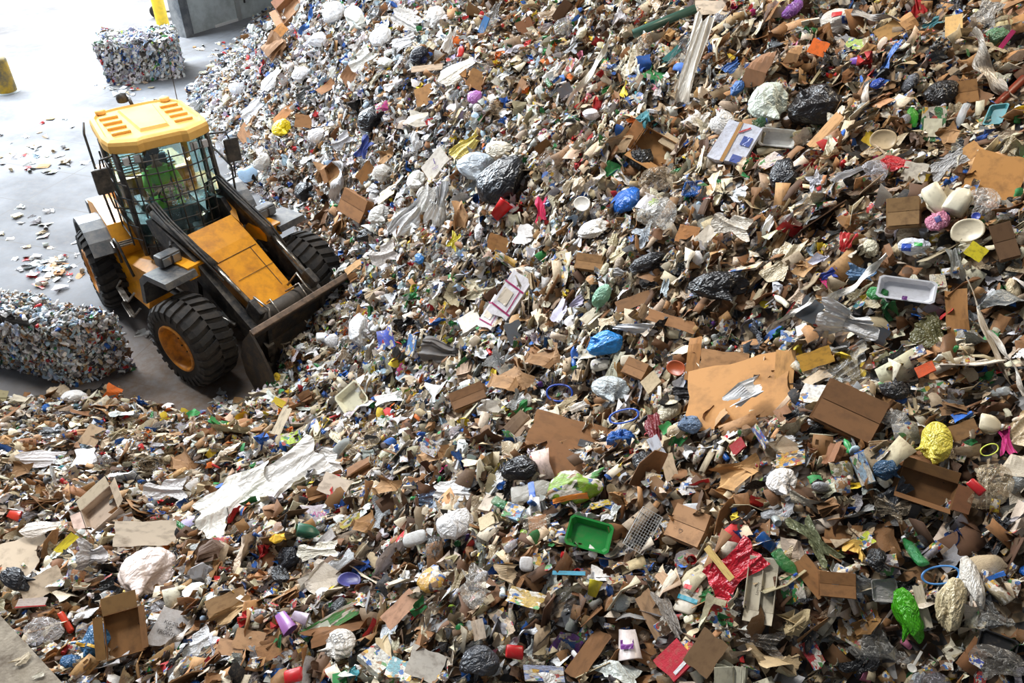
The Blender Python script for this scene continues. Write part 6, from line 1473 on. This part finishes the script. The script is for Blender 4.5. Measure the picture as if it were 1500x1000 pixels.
bale(a[:2], (b-a)[:2], pn*1.6, 1.18, 2400, dict(white=52, pblue=12, grey=9, lilac=6, cream=6, blue=5, red=2, green=2, lime=1, black=3, dgrey=3), 'tall bale of pressed white and blue plastic by the dark steel column', 300, FAM)
c = gp(112, 563); rgt = gp(198, 541); lft = gp(-70, 520)
FAM2 = [('pressed_film', 'film', 'bag', .2, True, (.08, .2)), ('pressed_bottles', 'bottle', 'plastic', .2, True, (.14, .24)), ('pressed_bags', 'bag', 'bag', .22, True, (.06, .16)), ('pressed_wrappers', 'wrap', 'print', .2, True, (.06, .14)), ('pressed_paper', 'paper', 'paper', .2, False, (.06, .16))]
bale(c[:2], (lft-c)[:2], (rgt-c)[:2]*1.0, 1.12, 3600, dict(white=30, pblue=18, grey=18, clear=10, dgrey=8, beige=5, brown=5, dbrown=3, blue=3, green=2, red=2, tan=4), 'low grimy bale of pressed bottles and film behind the loader front wheel', 340, FAM2)

# ---------------------------------------------------------------- scraps strewn over the open floor
r = np.random.RandomState(5)
FL = [(20, 110, 340, 12, 'near the scuffed grey-yellow bollard'), (60, 250, 60, 14, ''), (50, 395, 55, 34, ''), (190, 360, 14, 3, ''), (230, 60, 18, 4, ''), (310, 72, 26, 14, ''), (100, 318, 45, 14, ''), (205, 130, 36, 16, ''), (30, 330, 30, 10, ''), (290, 165, 14, 8, ''), (240, 480, 22, 9, ''), (270, 585, 25, 10, ''), (60, 175, 60, 8, ''), (215, 560, 20, 8, '')]
FL = [(55, 235, 50, 34, 'on the floor beside the loader rear wheel'), (75, 390, 55, 64, 'on the floor above the grimy bale'), (40, 330, 34, 16, 'on the bare floor beyond the grimy bale'),
      (322, 72, 26, 26, 'on the floor between tall bale and heap'), (190, 126, 46, 44, 'round the foot of the tall bale'), (285, 160, 18, 16, 'on the floor beyond the loader roof'),
      (228, 490, 16, 9, 'between the grimy bale and front wheel'), (325, 590, 26, 10, 'in the dirt below the bucket corner'), (60, 175, 55, 8, 'on bright floor near the scuffed bollard')]
for fx, fy, rad, n, where in FL:
    for k in range(n):
        x = fx+r.randn()*rad*.6; y = fy+r.randn()*rad*.32; p, nn = hit(np.array(x), np.array(y))
        if p[2] > .05: continue
        kn = ['paper_scrap', 'paper_scrap', 'food_wrapper', 'plastic_film', 'cardboard_piece', 'drink_cup'][r.randint(6)]; info = KINDS[kn]; vi = r.randint(len(info[1])); me, ex, _, _ = variant(info[1][vi], r.randint(50))
        s = r.uniform(.12, .3) if kn != 'drink_cup' else .11; col = ['white', 'cream', 'grey', 'white', 'white', 'beige', 'pblue', 'white', 'grey', 'red', 'white', 'cream'][r.randint(12)]
        if kn == 'cardboard_piece': col = ['tan', 'beige', 'cream'][r.randint(3)]
        o = link(kn, me, None, jitter(PAL[col][0], r)); u, v, n3 = basis(np.array([0, 0, 1.])+r.randn(3)*.08, r.rand()*6.3)
        zz = s*(.35 if kn != 'drink_cup' else 1); lowz = min((q.co.z for q in me.vertices))*zz
        o.matrix_world = mat4(u, v, n3, p+np.array([0, 0, -lowz*.9]), (s*ex[0], s*ex[1], zz))
        tag(o, PAL[col][1]+' '+info[5][vi]+' '+NOUN[kn]+' '+where, info[0], GROUPWORD[kn]+' '+where)
